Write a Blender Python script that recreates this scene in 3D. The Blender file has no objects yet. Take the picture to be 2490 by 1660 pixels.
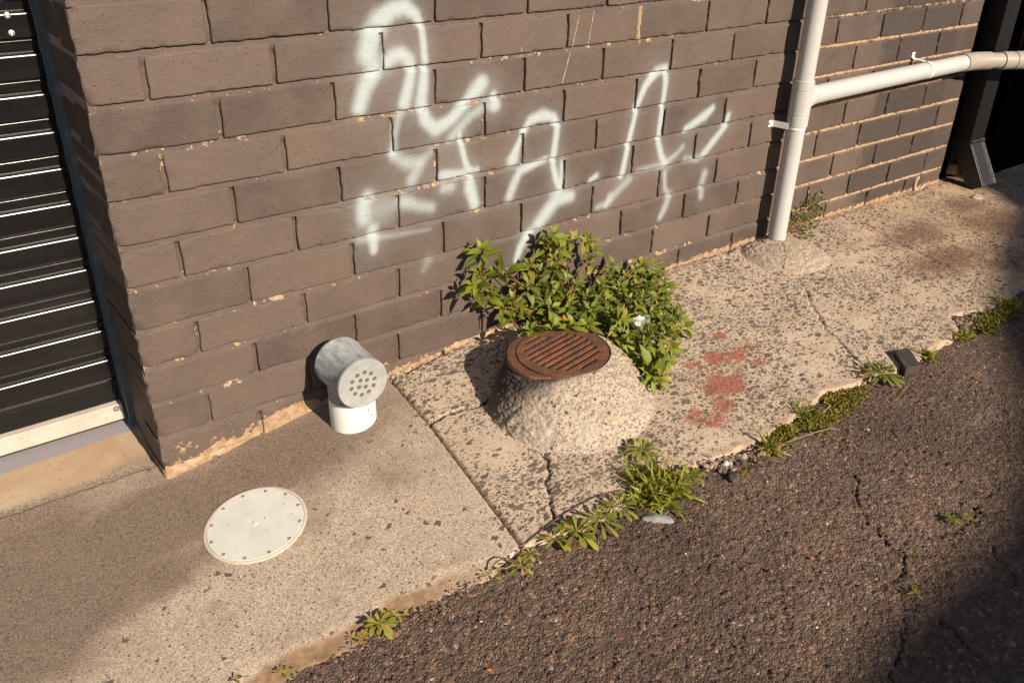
import bpy, bmesh, math, random
import numpy as np
from mathutils import Vector, Matrix
random.seed(7); RNG = np.random.RandomState(11)
sc = bpy.context.scene
# ------------------------------------------------------------------ camera, world, sun
CAM = np.array([-0.30922, -1.65320, 0.29274])
RC = np.array([[0.80485458, -0.59325389, 0.01609137], [-0.27165223, -0.39238041, -0.87877339], [0.52764967, 0.70291353, -0.47696791]])
FPX = 2126.95
cam_d = bpy.data.cameras.new('camera'); cam = bpy.data.objects.new('camera', cam_d); sc.collection.objects.link(cam)
cam_d.sensor_fit = 'HORIZONTAL'; cam_d.sensor_width = 36.0; cam_d.lens = FPX / 2490 * 36; cam_d.clip_start = .02; cam_d.clip_end = 300
mw = Matrix.Identity(4)
for i in range(3):
    mw[i][0] = RC[0][i]; mw[i][1] = -RC[1][i]; mw[i][2] = -RC[2][i]; mw[i][3] = CAM[i]
cam.matrix_world = mw; sc.camera = cam
SUN = np.array([-.10, 1.0, -.57]); SUN = SUN / np.linalg.norm(SUN)          # the way the light travels
w = bpy.data.worlds.new('World'); sc.world = w; w.use_nodes = True
nt = w.node_tree; nt.nodes.clear()
sky = nt.nodes.new('ShaderNodeTexSky'); sky.sky_type = 'NISHITA'; sky.sun_disc = False
sky.sun_elevation = math.asin(-SUN[2]); sky.sun_rotation = math.atan2(-SUN[0], -SUN[1])
bg = nt.nodes.new('ShaderNodeBackground'); bg.inputs[1].default_value = .050
wo = nt.nodes.new('ShaderNodeOutputWorld'); nt.links.new(sky.outputs[0], bg.inputs[0]); nt.links.new(bg.outputs[0], wo.inputs[0])
sl = bpy.data.lights.new('sun', 'SUN'); sl.energy = 4.6; sl.angle = math.radians(.53); sl.color = (1.0, .855, .685)
so = bpy.data.objects.new('sun', sl); sc.collection.objects.link(so)
so.rotation_euler = Vector(SUN).to_track_quat('-Z', 'Y').to_euler(); so.location = (0, -6, 5)
sc.view_settings.view_transform = 'Standard'; sc.view_settings.look = 'None'; sc.view_settings.exposure = .72; sc.view_settings.gamma = 1

# ------------------------------------------------------------------ numpy noise
def _h(ix, iy, s):
    n = (ix.astype(np.int64) * 374761393 + iy.astype(np.int64) * 668265263 + s * 982451653) & 0xffffffff
    n = ((n ^ (n >> 13)) * 1274126177) & 0xffffffff
    n = (n ^ (n >> 16)) & 0xffffff
    return n / float(0xffffff)
def vn(x, y, s=0):
    ix = np.floor(x); iy = np.floor(y); fx = x - ix; fy = y - iy
    fx = fx * fx * (3 - 2 * fx); fy = fy * fy * (3 - 2 * fy)
    a = _h(ix, iy, s); b = _h(ix + 1, iy, s); c = _h(ix, iy + 1, s); d = _h(ix + 1, iy + 1, s)
    return (a * (1 - fx) + b * fx) * (1 - fy) + (c * (1 - fx) + d * fx) * fy
def fbm(x, y, s=0, o=4):
    r = 0; a = .5; t = 0
    for k in range(o):
        r = r + a * vn(x * 2 ** k + 17.3 * k, y * 2 ** k - 9.1 * k, s + k); t += a; a *= .5
    return r / t
def worley(x, y, s=0):
    ix = np.floor(x); iy = np.floor(y); d1 = np.full(x.shape, 9.); r1 = np.zeros(x.shape)
    for dx in (-1, 0, 1):
        for dy in (-1, 0, 1):
            jx = ix + dx; jy = iy + dy
            px = jx + _h(jx, jy, s); py = jy + _h(jx, jy, s + 5)
            d = np.hypot(px - x, py - y); m = d < d1
            d1 = np.where(m, d, d1); r1 = np.where(m, _h(jx, jy, s + 9), r1)
    return d1, r1
def sst(a, b, x):
    t = np.clip((x - a) / (b - a), 0, 1); return t * t * (3 - 2 * t)
def seg_dist(x, y, pts, closed=False):
    d = np.full(np.shape(x), 9.)
    n = len(pts)
    for i in range(n if closed else n - 1):
        ax, ay = pts[i]; bx, by = pts[(i + 1) % n]
        ex, ey = bx - ax, by - ay; L = ex * ex + ey * ey + 1e-12
        t = np.clip(((x - ax) * ex + (y - ay) * ey) / L, 0, 1)
        d = np.minimum(d, np.hypot(x - ax - t * ex, y - ay - t * ey))
    return d
def sdf(x, y, poly):      # positive inside
    d = seg_dist(x, y, poly, True); ins = np.zeros(np.shape(x), bool)
    n = len(poly)
    for i in range(n):
        ax, ay = poly[i]; bx, by = poly[(i + 1) % n]
        c = ((ay > y) != (by > y)) & (x < (bx - ax) * (y - ay) / ((by - ay) if by != ay else 1e-9) + ax)
        ins ^= c
    return np.where(ins, d, -d)

# ------------------------------------------------------------------ terrain height and photo measurements
FX = [-30, 0, .126, .36, .56, .8, 1.1, 1.57, 2, 3.0, 3.15, 3.4, 30]
FZ = [-.885, -.885, -.868, -.832, -.808, -.790, -.775, -.762, -.757, -.762, -.785, -.79, -.79]
def gz(x, y):
    x = np.asarray(x, float); y = np.asarray(y, float)
    z = np.interp(x, FX, FZ)
    return z + np.where(y > 0, .15 * np.clip(y, 0, .27) * (x < .03), .05 * np.clip(y, -1.2, 0) + .01 * np.clip(y + 1.2, -9, 0))
def ray(u, v):
    d = RC.T @ np.array([(u - 1245) / FPX, (v - 830) / FPX, 1.]); return d / np.linalg.norm(d)
def on_ground(u, v, h=0.):
    """measured point of the real ground (photo pixel -> metres), h above it"""
    d = ray(u, v); z = -.8 + h
    for k in range(12):
        t = (z - CAM[2]) / d[2]; p = CAM + d * t; z = .5 * z + .5 * (float(gz(p[0], p[1])) + h)
    return p
def on_wall(u, v, y=0.):
    d = ray(u, v); return CAM + d * ((y - CAM[1]) / d[1])
def GP(l, h=0.): return [tuple(on_ground(u, v, h)[:2]) for u, v in l]

# ------------------------------------------------------------------ object helpers
def tag(o, label=None, cat=None, group=None, kind=None):
    if label: o['label'] = label
    if cat: o['category'] = cat
    if group: o['group'] = group
    if kind: o['kind'] = kind
    return o
def empty(name, loc, label=None, cat=None, group=None):
    o = bpy.data.objects.new(name, None); sc.collection.objects.link(o); o.location = loc; o.empty_display_size = .05
    return tag(o, label, cat, group)
def add(name, me, mat=None, parent=None):
    o = bpy.data.objects.new(name, me); sc.collection.objects.link(o)
    if mat: me.materials.append(mat)
    if parent is not None:
        o.parent = parent; l = parent.location; o.location = (-l[0], -l[1], -l[2])     # meshes are written in world metres
    return o
def np_mesh(name, V, F, attrs=None, smooth=True):
    V = np.asarray(V, np.float32); F = np.asarray(F, np.int32)
    me = bpy.data.meshes.new(name); k = F.shape[1]
    me.vertices.add(len(V)); me.vertices.foreach_set('co', V.ravel())
    me.loops.add(F.size); me.loops.foreach_set('vertex_index', F.ravel())
    me.polygons.add(len(F)); me.polygons.foreach_set('loop_start', np.arange(0, F.size, k, dtype=np.int32))
    try: me.polygons.foreach_set('loop_total', np.full(len(F), k, np.int32))
    except Exception: pass
    if attrs:
        for n, a in attrs.items():
            at = me.attributes.new(n, 'FLOAT', 'POINT'); at.data.foreach_set('value', np.asarray(a, np.float32).ravel())
    me.update(calc_edges=True)
    me.polygons.foreach_set('use_smooth', np.full(len(F), smooth, bool))
    me.validate(); return me
def gridF(nu, nv, off=0):      # verts indexed i*nv+j
    i, j = np.meshgrid(np.arange(nu - 1), np.arange(nv - 1), indexing='ij'); a = (i * nv + j).ravel() + off
    return np.stack([a, a + nv, a + nv + 1, a + 1], 1)
class Acc:
    def __init__(s): s.V = []; s.F = []; s.A = {}; s.n = 0
    def put(s, V, F, **at):
        V = np.asarray(V, float).reshape(-1, 3); F = np.asarray(F, int); s.V.append(V); s.F.append(F + s.n)
        for k, a in at.items(): s.A.setdefault(k, []).append(np.broadcast_to(np.asarray(a, float).ravel() if np.ndim(a) else float(a), (len(V),)))
        s.n += len(V)
    def mesh(s, name, smooth=True):
        return np_mesh(name, np.concatenate(s.V), np.concatenate(s.F), {k: np.concatenate(a) for k, a in s.A.items()}, smooth)
def tubeVF(path, rad, n=10, caps=True):
    P = np.asarray(path, float); m = len(P); rad = np.broadcast_to(np.asarray(rad, float), (m,))
    T = np.gradient(P, axis=0); T /= np.linalg.norm(T, axis=1)[:, None] + 1e-12
    up = np.array([0, 0, 1.]) if abs(T[0][2]) < .9 else np.array([1., 0, 0]); V = []
    s = np.cross(T[0], up); s /= np.linalg.norm(s)
    for i in range(m):
        s = s - T[i] * (s @ T[i]); s /= np.linalg.norm(s) + 1e-12; b = np.cross(T[i], s)
        a = np.arange(n) * 2 * math.pi / n
        V.append(P[i] + rad[i] * (np.cos(a)[:, None] * s + np.sin(a)[:, None] * b))
    V = np.concatenate(V); F = []
    for i in range(m - 1):
        for j in range(n):
            k = (j + 1) % n; F.append((i * n + j, i * n + k, (i + 1) * n + k, (i + 1) * n + j))
    if caps:
        for i, c in ((0, P[0]), (m - 1, P[-1])):
            ci = len(V); V = np.vstack([V, c])
            for j in range(0, n, 1):
                k = (j + 1) % n; F.append((i * n + j, i * n + k, ci, ci) if False else (i * n + k, i * n + j, ci, ci))
    return V, F
def tri_safe_mesh(name, V, F, smooth=True, attrs=None):
    me = bpy.data.meshes.new(name); FF = []
    for f in F:
        g = []
        for q in f:
            if q not in g: g.append(int(q))
        if len(g) > 2: FF.append(g)
    me.from_pydata([tuple(map(float, v)) for v in V], [], FF)
    if attrs:
        for n, a in attrs.items():
            at = me.attributes.new(n, 'FLOAT', 'POINT'); at.data.foreach_set('value', np.asarray(a, np.float32).ravel())
    me.update(); me.polygons.foreach_set('use_smooth', np.full(len(me.polygons), smooth, bool)); return me
class Geo:                                   # free-form collector (boxes, tubes, lathes) -> one mesh
    def __init__(s): s.V = []; s.F = []
    def put(s, V, F):
        n = len(s.V); s.V += [tuple(map(float, v)) for v in V]; s.F += [[int(i) + n for i in f] for f in F]; return s
    def tube(s, path, rad, n=24, caps=True): V, F = tubeVF(path, rad, n, caps); return s.put(V, F)
    def box(s, a, b, M=None):
        V = [(x, y, z) for x in (a[0], b[0]) for y in (a[1], b[1]) for z in (a[2], b[2])]
        if M is not None: V = [M @ Vector(v) for v in V]
        return s.put(V, [(0, 1, 3, 2), (4, 6, 7, 5), (0, 4, 5, 1), (2, 3, 7, 6), (0, 2, 6, 4), (1, 5, 7, 3)])
    def prism(s, poly, off):                 # closed 3D polygon swept by a vector
        n = len(poly); P = [Vector(p) for p in poly]; Q = [p + Vector(off) for p in P]
        return s.put(P + Q, [list(range(n))[::-1], list(range(n, 2 * n))] + [(i, (i + 1) % n, n + (i + 1) % n, n + i) for i in range(n)])
    def lathe(s, prof, center, axis, n=48):   # prof = (r, h) along axis
        ax = Vector(axis).normalized(); u = ax.orthogonal().normalized(); v = ax.cross(u); c = Vector(center); V = []; F = []
        for r, h in prof:
            for j in range(n):
                a = 2 * math.pi * j / n; V.append(c + ax * h + (u * math.cos(a) + v * math.sin(a)) * r)
        for i in range(len(prof) - 1):
            for j in range(n):
                k = (j + 1) % n; F.append((i * n + j, i * n + k, (i + 1) * n + k, (i + 1) * n + j))
        return s.put(V, F)
    def build(s, name, mat=None, parent=None, smooth=True, bevel=0, sharp=40):
        bm = bmesh.new(); vs = [bm.verts.new(v) for v in s.V]
        for f in s.F:
            g = []
            for q in f:
                if q not in g: g.append(q)
            if len(g) > 2:
                try: bm.faces.new([vs[q] for q in g])
                except ValueError: pass
        bmesh.ops.remove_doubles(bm, verts=bm.verts, dist=1e-6)
        bmesh.ops.recalc_face_normals(bm, faces=bm.faces)
        if bevel:
            ed = [e for e in bm.edges if len(e.link_faces) == 2 and e.calc_face_angle(0) > math.radians(35)]
            bmesh.ops.bevel(bm, geom=ed, offset=bevel, segments=2, affect='EDGES', profile=.6)
        for f in bm.faces: f.smooth = smooth
        for e in bm.edges:
            if len(e.link_faces) == 2 and e.calc_face_angle(0) > math.radians(sharp): e.smooth = False
        me = bpy.data.meshes.new(name); bm.to_mesh(me); bm.free()
        return add(name, me, mat, parent)

# ------------------------------------------------------------------ material helper
class M:
    def __init__(s, name):
        s.m = bpy.data.materials.new(name); s.m.use_nodes = True; s.t = s.m.node_tree; s.t.nodes.clear()
        s.out = s.t.nodes.new('ShaderNodeOutputMaterial'); s.tc = s.t.nodes.new('ShaderNodeTexCoord')
        s.P = s.tc.outputs['Object']
    def L(s, a, b): s.t.links.new(a, b)
    def _in(s, sock, v):
        if hasattr(v, 'is_output'): s.L(v, sock)
        elif v is not None:
            if hasattr(sock.default_value, '__len__') and len(sock.default_value) == 4 and len(v) == 3: v = (*v, 1)
            sock.default_value = v
    def noise(s, scale, detail=4, rough=.55, vec=None, dist=0, col=False):
        n = s.t.nodes.new('ShaderNodeTexNoise'); n.inputs['Scale'].default_value = scale; n.inputs['Detail'].default_value = detail
        n.inputs['Roughness'].default_value = rough; n.inputs['Distortion'].default_value = dist
        s.L(vec or s.P, n.inputs['Vector']); return n.outputs[1 if col else 0]
    def vor(s, scale, feat='F1', vec=None, out='Distance', rnd=1.):
        n = s.t.nodes.new('ShaderNodeTexVoronoi'); n.feature = feat; n.inputs['Scale'].default_value = scale
        n.inputs['Randomness'].default_value = rnd; s.L(vec or s.P, n.inputs['Vector']); return n.outputs[out]
    def math(s, op, a, b=None, c=None, clamp=False):
        n = s.t.nodes.new('ShaderNodeMath'); n.operation = op; n.use_clamp = clamp
        for i, v in enumerate((a, b, c)):
            if v is not None: s._in(n.inputs[i], v)
        return n.outputs[0]
    def vmath(s, op, a, b=None, sc=None):
        n = s.t.nodes.new('ShaderNodeVectorMath'); n.operation = op; s._in(n.inputs[0], a)
        if b is not None: s._in(n.inputs[1], b)
        if sc is not None: n.inputs['Scale'].default_value = sc
        return n.outputs[0]
    def step(s, x, a, b):      # smooth 0..1 between a and b
        n = s.t.nodes.new('ShaderNodeMapRange'); n.interpolation_type = 'SMOOTHSTEP'
        s._in(n.inputs[0], x); s._in(n.inputs[1], a); s._in(n.inputs[2], b); return n.outputs[0]
    def mix(s, f, a, b, mode='MIX'):
        n = s.t.nodes.new('ShaderNodeMix'); n.data_type = 'RGBA'; n.blend_type = mode; n.clamp_factor = True
        s._in(n.inputs[0], f); s._in(n.inputs[6], a); s._in(n.inputs[7], b); return n.outputs[2]
    def sep(s, v):
        n = s.t.nodes.new('ShaderNodeSeparateXYZ'); s.L(v, n.inputs[0]); return n.outputs
    def ramp(s, f, stops, const=False):
        n = s.t.nodes.new('ShaderNodeValToRGB'); s._in(n.inputs[0], f); e = n.color_ramp
        if const: e.interpolation = 'CONSTANT'
        while len(e.elements) < len(stops): e.elements.new(.5)
        for k, (p, c) in enumerate(stops): e.elements[k].position = p; e.elements[k].color = (*c, 1)
        return n.outputs[0]
    def attr(s, name):
        n = s.t.nodes.new('ShaderNodeAttribute'); n.attribute_name = name; return n.outputs['Fac']
    def bump(s, h, dist, strength=1, nrm=None):
        n = s.t.nodes.new('ShaderNodeBump'); n.inputs['Distance'].default_value = dist; n.inputs['Strength'].default_value = strength
        s.L(h, n.inputs['Height']); 
        if nrm: s.L(nrm, n.inputs['Normal'])
        return n.outputs[0]
    def bsdf(s, col, rough=.7, nrm=None, metal=0, spec=.5, trans=0):
        n = s.t.nodes.new('ShaderNodeBsdfPrincipled'); s._in(n.inputs['Base Color'], col); s._in(n.inputs['Roughness'], rough)
        s._in(n.inputs['Metallic'], metal); s._in(n.inputs['Specular IOR Level'], spec)
        if nrm: s.L(nrm, n.inputs['Normal'])
        o = n.outputs[0]
        if trans:
            tr = s.t.nodes.new('ShaderNodeBsdfTranslucent'); s._in(tr.inputs[0], col)
            mx = s.t.nodes.new('ShaderNodeMixShader'); mx.inputs[0].default_value = trans; s.L(o, mx.inputs[1]); s.L(tr.outputs[0], mx.inputs[2]); o = mx.outputs[0]
        s.L(o, s.out.inputs[0]); return s.m
def simple(name, col, rough=.6, metal=0, spec=.5, vary=.12, scale=60, bumpd=0.0004, bs=200, dirt=None):
    k = M(name); n = k.noise(scale, 5, .6)
    c = k.mix(k.step(n, .3, .7), tuple(v * (1 - vary) for v in col), tuple(min(1, v * (1 + vary)) for v in col))
    if dirt: c = k.mix(k.math('MULTIPLY', k.step(k.noise(dirt[1], 6, .7), .5, .72), dirt[2]), c, dirt[0])
    return k.bsdf(c, rough, k.bump(k.noise(bs, 3, .6), bumpd) if bumpd else None, metal, spec)
# ------------------------------------------------------------------ materials of the setting
def mat_paint():
    k = M('painted_brick'); P = k.P
    n1 = k.noise(9, 4, .6); n2 = k.noise(420, 3, .7); n3 = k.noise(60, 5, .65)
    c = k.mix(k.attr('tint'), (.068, .047, .039), (.117, .085, .069))
    c = k.mix(k.math('MULTIPLY', k.step(n1, .35, .7), .50), c, (.142, .102, .078))
    c = k.mix(k.math('MULTIPLY', k.step(n3, .5, .75), .45), c, (.088, .064, .057))
    c = k.mix(k.math('MULTIPLY', k.step(n2, .55, .8), .45), c, (.19, .135, .105))
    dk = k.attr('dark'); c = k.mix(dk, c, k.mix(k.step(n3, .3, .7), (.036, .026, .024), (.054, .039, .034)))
    pit = k.vor(75); c = k.mix(k.step(pit, .09, .05), c, (.02, .015, .013))
    fl = k.noise(33, 2, .5); sp = k.vor(140); c = k.mix(k.math('MULTIPLY', k.step(sp, .10, .05), k.step(fl, .56, .66)), c, (.40, .30, .21))
    # white spray paint
    s = k.math('ADD', k.attr('spray'), k.math('MULTIPLY', k.math('SUBTRACT', k.noise(500, 2, .8), .5), k.math('MULTIPLY', k.attr('spray'), 1.5)))
    c = k.mix(k.step(s, -.08, 1.02), c, (.385, .44, .455))
    # paint flaked off to cream render / bare brick
    pn = k.math('ADD', k.math('MULTIPLY', k.noise(70, 6, .65), .75), k.math('MULTIPLY', k.noise(19, 4, .6), .5))
    pn = k.math('MULTIPLY_ADD', k.math('SUBTRACT', pn, .625), 1.7, .625)
    pf = k.step(k.math('ADD', k.attr('peel'), pn), 1.11, 1.17)
    cream = k.mix(k.step(k.noise(55, 4, .6), .35, .65), (.30, .19, .105), (.42, .30, .195))
    cream = k.mix(k.math('MULTIPLY', k.step(k.noise(260, 3, .7), .55, .7), .6), cream, (.17, .10, .062))
    c = k.mix(pf, c, cream)
    h = k.math('ADD', k.math('MULTIPLY', k.noise(230, 5, .75), .8), k.math('MULTIPLY', k.noise(45, 4, .6), 1.2))
    h = k.math('SUBTRACT', h, k.math('MULTIPLY', pf, .5)); h = k.math('SUBTRACT', h, k.step(pit, .10, .04))
    return k.bsdf(c, .62, k.bump(h, .0024, .9), 0, .35)
PAINT = mat_paint()

def mat_drive():
    k = M('driveway_concrete'); n = k.noise
    wear = k.step(k.math('ADD', k.math('MULTIPLY', n(7, 5, .6), .8), k.math('MULTIPLY', n(45, 5, .7), .5)), .58, .95)
    c = k.mix(k.step(n(300, 5, .8), .40, .56), (.215, .160, .118), (.60, .485, .375))
    c2 = k.mix(k.step(n(380, 5, .8), .40, .58), (.17, .125, .094), (.42, .325, .25))
    c = k.mix(wear, c, c2)
    c = k.mix(k.math('MULTIPLY', k.step(n(130, 4, .7), .55, .66), .42), c, (.19, .145, .11))
    c = k.mix(k.math('MULTIPLY', k.step(n(110, 3, .7), .42, .36), .35), c, (.66, .56, .45))
    v = k.vor(95); r = k.sep(k.vor(95, out='Color')); c = k.mix(k.math('MULTIPLY', k.step(v, .27, .17), k.step(r[0], .52, .58)), c, k.mix(r[1], (.10, .08, .062), (.20, .16, .125)))
    v = k.vor(30); r = k.sep(k.vor(30, out='Color')); c = k.mix(k.math('MULTIPLY', k.step(k.math('SUBTRACT', k.vor(64, 'DISTANCE_TO_EDGE', k.vmath('ADD', k.P, k.vmath('SCALE', k.vmath('SUBTRACT', n(70, 3, .6, col=True), (.5, .5, .5)), sc=.01))), .20), -.01, .02), k.math('GREATER_THAN', k.sep(k.vor(64, 'F1', k.vmath('ADD', k.P, k.vmath('SCALE', k.vmath('SUBTRACT', n(70, 3, .6, col=True), (.5, .5, .5)), sc=.01)), 'Color'))[0], .95)), c, (.12, .098, .082))
    d = k.attr('dirt'); dn = k.math('MULTIPLY', d, k.math('ADD', .15, k.math('MULTIPLY', k.math('ADD', n(9, 7, .8, dist=.4), n(240, 5, .85)), .95)))
    c = k.mix(k.math('MULTIPLY', k.step(dn, .12, .82), .92), c, k.mix(k.step(n(260, 6, .85), .40, .58), (.072, .053, .042), (.26, .195, .15)))
    c = k.mix(k.attr('edge'), c, k.mix(k.step(n(50, 4, .6), .35, .65), (.20, .125, .075), (.31, .205, .13)))
    h = k.math('ADD', n(330, 5, .8), k.math('MULTIPLY', n(110, 4, .6), .6)); return k.bsdf(c, .85, k.bump(h, .0015, .7), 0, .25)
def mat_sill():
    k = M('threshold_concrete'); n = k.noise
    c = k.mix(k.step(n(6, 5, .6, dist=.6), .35, .68), (.36, .245, .155), (.43, .335, .235))
    c = k.mix(k.math('MULTIPLY', k.step(n(90, 4, .7), .5, .7), .3), c, (.30, .22, .15))
    c = k.mix(k.step(k.vor(48), .10, .05), c, (.10, .065, .045))
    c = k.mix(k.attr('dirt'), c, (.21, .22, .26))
    c = k.mix(k.attr('edge'), c, k.mix(k.step(n(230, 4, .7), .4, .6), (.14, .11, .085), (.30, .235, .18)))
    return k.bsdf(c, .75, k.bump(n(260, 4, .6), .0006), 0, .3)
def stones(k, c, scale, dens, vec, lo, hi, size=(.05, .30), tintc=None):
    e = k.vor(scale, 'DISTANCE_TO_EDGE', vec); r = k.sep(k.vor(scale, 'F1', vec, 'Color'))
    f1 = k.vor(scale, 'F1', vec)
    dens = k.math('MULTIPLY', k.step(k.noise(5.5, 4, .6), .25, .62), dens * 1.65)
    e = k.math('MINIMUM', e, k.math('SUBTRACT', .52, f1))
    thr = k.math('MULTIPLY_ADD', r[0], size[1], size[0])
    m = k.math('MULTIPLY', k.step(k.math('SUBTRACT', e, thr), -.012, .012), k.math('LESS_THAN', r[1], dens))
    m = k.math('MULTIPLY', m, k.math('ADD', .74, k.math('MULTIPLY', k.noise(22, 3, .6), .5)), clamp=True)
    sc_ = k.mix(r[2], lo, hi)
    sc_ = k.mix(k.math('MULTIPLY', k.step(k.noise(150, 4, .7), .4, .65), .5), sc_, hi)
    return k.mix(m, c, sc_), m
def mat_path():
    k = M('exposed_aggregate'); n = k.noise
    wv = k.vmath('ADD', k.P, k.vmath('SCALE', k.vmath('SUBTRACT', n(60, 3, .6, col=True), (.5, .5, .5)), sc=.010))
    wv = k.vmath('MULTIPLY', wv, (1, 1, 1.0))
    mapn = k.t.nodes.new('ShaderNodeMapping'); mapn.inputs['Rotation'].default_value = (0.3, .2, .5); mapn.inputs['Scale'].default_value = (.75, 1.25, 1)
    k.L(wv, mapn.inputs[0]); wv = mapn.outputs[0]
    base = k.mix(k.step(n(14, 5, .6), .35, .7), (.56, .445, .335), (.45, .35, .26))
    base = k.mix(k.math('MULTIPLY', k.step(n(330, 4, .75), .48, .62), .55), base, (.29, .215, .155))
    px = k.sep(k.P)[0]
    base = k.mix(k.math('MULTIPLY', k.step(px, 1.6, 2.9), .6), base, (.40, .26, .155))
    c, m3 = stones(k, base, 175, .62, wv, (.11, .088, .068), (.22, .170, .13), (.02, .16))
    c, m2 = stones(k, c, 92, .60, wv, (.080, .068, .058), (.165, .135, .110), (.03, .20))
    c, m1 = stones(k, c, 46, .46, wv, (.085, .072, .062), (.175, .138, .108), (.05, .23))
    m = k.math('MAXIMUM', m1, k.math('MAXIMUM', m2, m3))
    # red paint drips
    rn = k.math('ADD', k.math('MULTIPLY', n(48, 6, .8), .7), k.math('MULTIPLY', n(190, 4, .85), .6))
    rf = k.step(k.math('ADD', k.attr('red'), rn), .935, .985)
    c = k.mix(k.math('MULTIPLY', rf, k.math('SUBTRACT', .88, k.math('MULTIPLY', m, .55))), c, k.mix(n(60, 4, .7), (.30, .075, .042), (.40, .125, .075)))
    d = k.attr('dirt'); c = k.mix(k.math('MULTIPLY', k.step(k.math('ADD', d, k.math('SUBTRACT', n(20, 6, .7), .5)), .15, .9), .85), c, k.mix(k.step(n(120, 5, .7), .4, .65), (.085, .040, .030), (.25, .135, .095)))
    c = k.mix(k.math('MULTIPLY', k.attr('edge'), k.step(n(35, 4, .6), .3, .6)), c, (.44, .33, .235))
    c = k.mix(k.attr('crack'), c, (.05, .035, .025))
    h = k.math('ADD', k.math('MULTIPLY', m, -.5), n(260, 4, .7))
    return k.bsdf(c, k.math('SUBTRACT', .85, k.math('MULTIPLY', m, .2)), k.bump(h, .0015, .8), 0, .3)
def mat_asphalt():
    k = M('asphalt'); n = k.noise
    wv = k.vmath('ADD', k.P, k.vmath('SCALE', k.vmath('SUBTRACT', n(90, 2, .5, col=True), (.5, .5, .5)), sc=.006))
    r = k.sep(k.vor(138, 'F1', wv, 'Color')); e = k.vor(138, 'DISTANCE_TO_EDGE', wv)
    chip = k.ramp(r[0], [(0, (.095, .060, .045)), (.25, (.165, .106, .078)), (.5, (.12, .082, .066)), (.68, (.22, .148, .105)), (.84, (.32, .20, .125)), (.91, (.36, .20, .105)), (.945, (.15, .135, .13)), (.975, (.36, .14, .07)), (.988, (.46, .38, .31))], True)
    dust = k.mix(k.step(n(3.2, 5, .65), .35, .7), (.155, .099, .070), (.26, .170, .120))
    c = k.mix(k.math('MULTIPLY', k.step(e, .20, .0), .55), chip, k.mix(k.step(n(12, 4, .6), .4, .7), (.085, .058, .046), dust))
    c = k.mix(k.math('MULTIPLY', k.step(n(480, 4, .75), .46, .62), .7), c, dust)
    c = k.mix(k.math('MULTIPLY', k.step(k.math('ADD', k.attr('pale'), k.math('SUBTRACT', n(90, 5, .75), .5)), .45, .75), .6), c, (.38, .33, .29))
    c = k.mix(k.math('MULTIPLY', k.step(n(2.3, 5, .6), .42, .66), .45), c, (.060, .041, .032))
    c = k.mix(k.attr('crack'), c, (.018, .013, .011))
    h = k.math('ADD', k.math('MULTIPLY', k.step(e, 0, .3), k.math('ADD', .3, r[1])), k.math('MULTIPLY', n(300, 5, .75), 1.0))
    return k.bsdf(c, .72, k.bump(h, .0038, 1.), 0, .4)
DRIVE, SILL, PATH, ASPH = mat_drive(), mat_sill(), mat_path(), mat_asphalt()

# ------------------------------------------------------------------ outlines measured on the ground
JOINT = GP([(940, 905), (951, 925), (1044, 1032), (1096, 1100), (1190, 1224), (1267, 1326)])
DRV_EDGE = GP([(1268, 1327), (1188, 1404), (1114, 1425), (1045, 1466), (980, 1486), (887, 1547), (850, 1570), (740, 1618), (668, 1655), (610, 1700), (540, 1790)])
PATH_EDGE = GP([(1268, 1327), (1300, 1318), (1400, 1290), (1490, 1240), (1580, 1190), (1660, 1150), (1736, 1113), (1785, 1102), (1830, 1078), (1881, 1052), (1938, 1013), (2006, 955), (2099, 929), (2140, 905), (2188, 898), (2240, 868), (2296, 838), (2338, 806), (2318, 766), (2380, 758), (2430, 748), (2490, 700)]) + [(2.62, -.66), (3.3, -.62), (4.6, -.6)]
far_l = DRV_EDGE[-1]
DRV_POLY = [(-2.5, .06), (0.0, .06), (.6, .06)] + JOINT + DRV_EDGE[1:] + [(far_l[0] - .35, far_l[1] - .12), (-2.5, far_l[1] - .3)]
PATH_POLY = [(.60, .06)] + JOINT + PATH_EDGE[1:] + [(4.6, .06)]
def seg_grid(x0, x1, y0, y1, s):
    xs = np.arange(x0, x1 + s, s); ys = np.arange(y0, y1 + s, s); X, Y = np.meshgrid(xs, ys, indexing='ij'); return X, Y
def ground_obj(name, X, Y, Z, mat, attrs, keep=None):
    F = gridF(*X.shape)
    if keep is not None:
        kk = keep.ravel(); F = F[kk[F].any(axis=1)]
        used = np.unique(F); mp = np.full(X.size, -1); mp[used] = np.arange(len(used)); F = mp[F]
    else: used = np.arange(X.size)
    V = np.stack([X.ravel(), Y.ravel(), Z.ravel()], 1)[used]
    return tag(add(name, np_mesh(name, V, F, {k: a.ravel()[used] for k, a in attrs.items()}), mat), kind='structure')
def blob(X, Y, lst):
    r = np.zeros(X.shape)
    for u, v, rx, ry, I in lst:
        p = on_ground(u, v); r = np.maximum(r, I * np.exp(-((X - p[0]) / rx) ** 2 - ((Y - p[1]) / ry) ** 2))
    return r
def wob(X, Y, s, a, seed): return X + (fbm(X * s, Y * s, seed, 3) - .5) * a, Y + (fbm(X * s, Y * s, seed + 50, 3) - .5) * a

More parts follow.
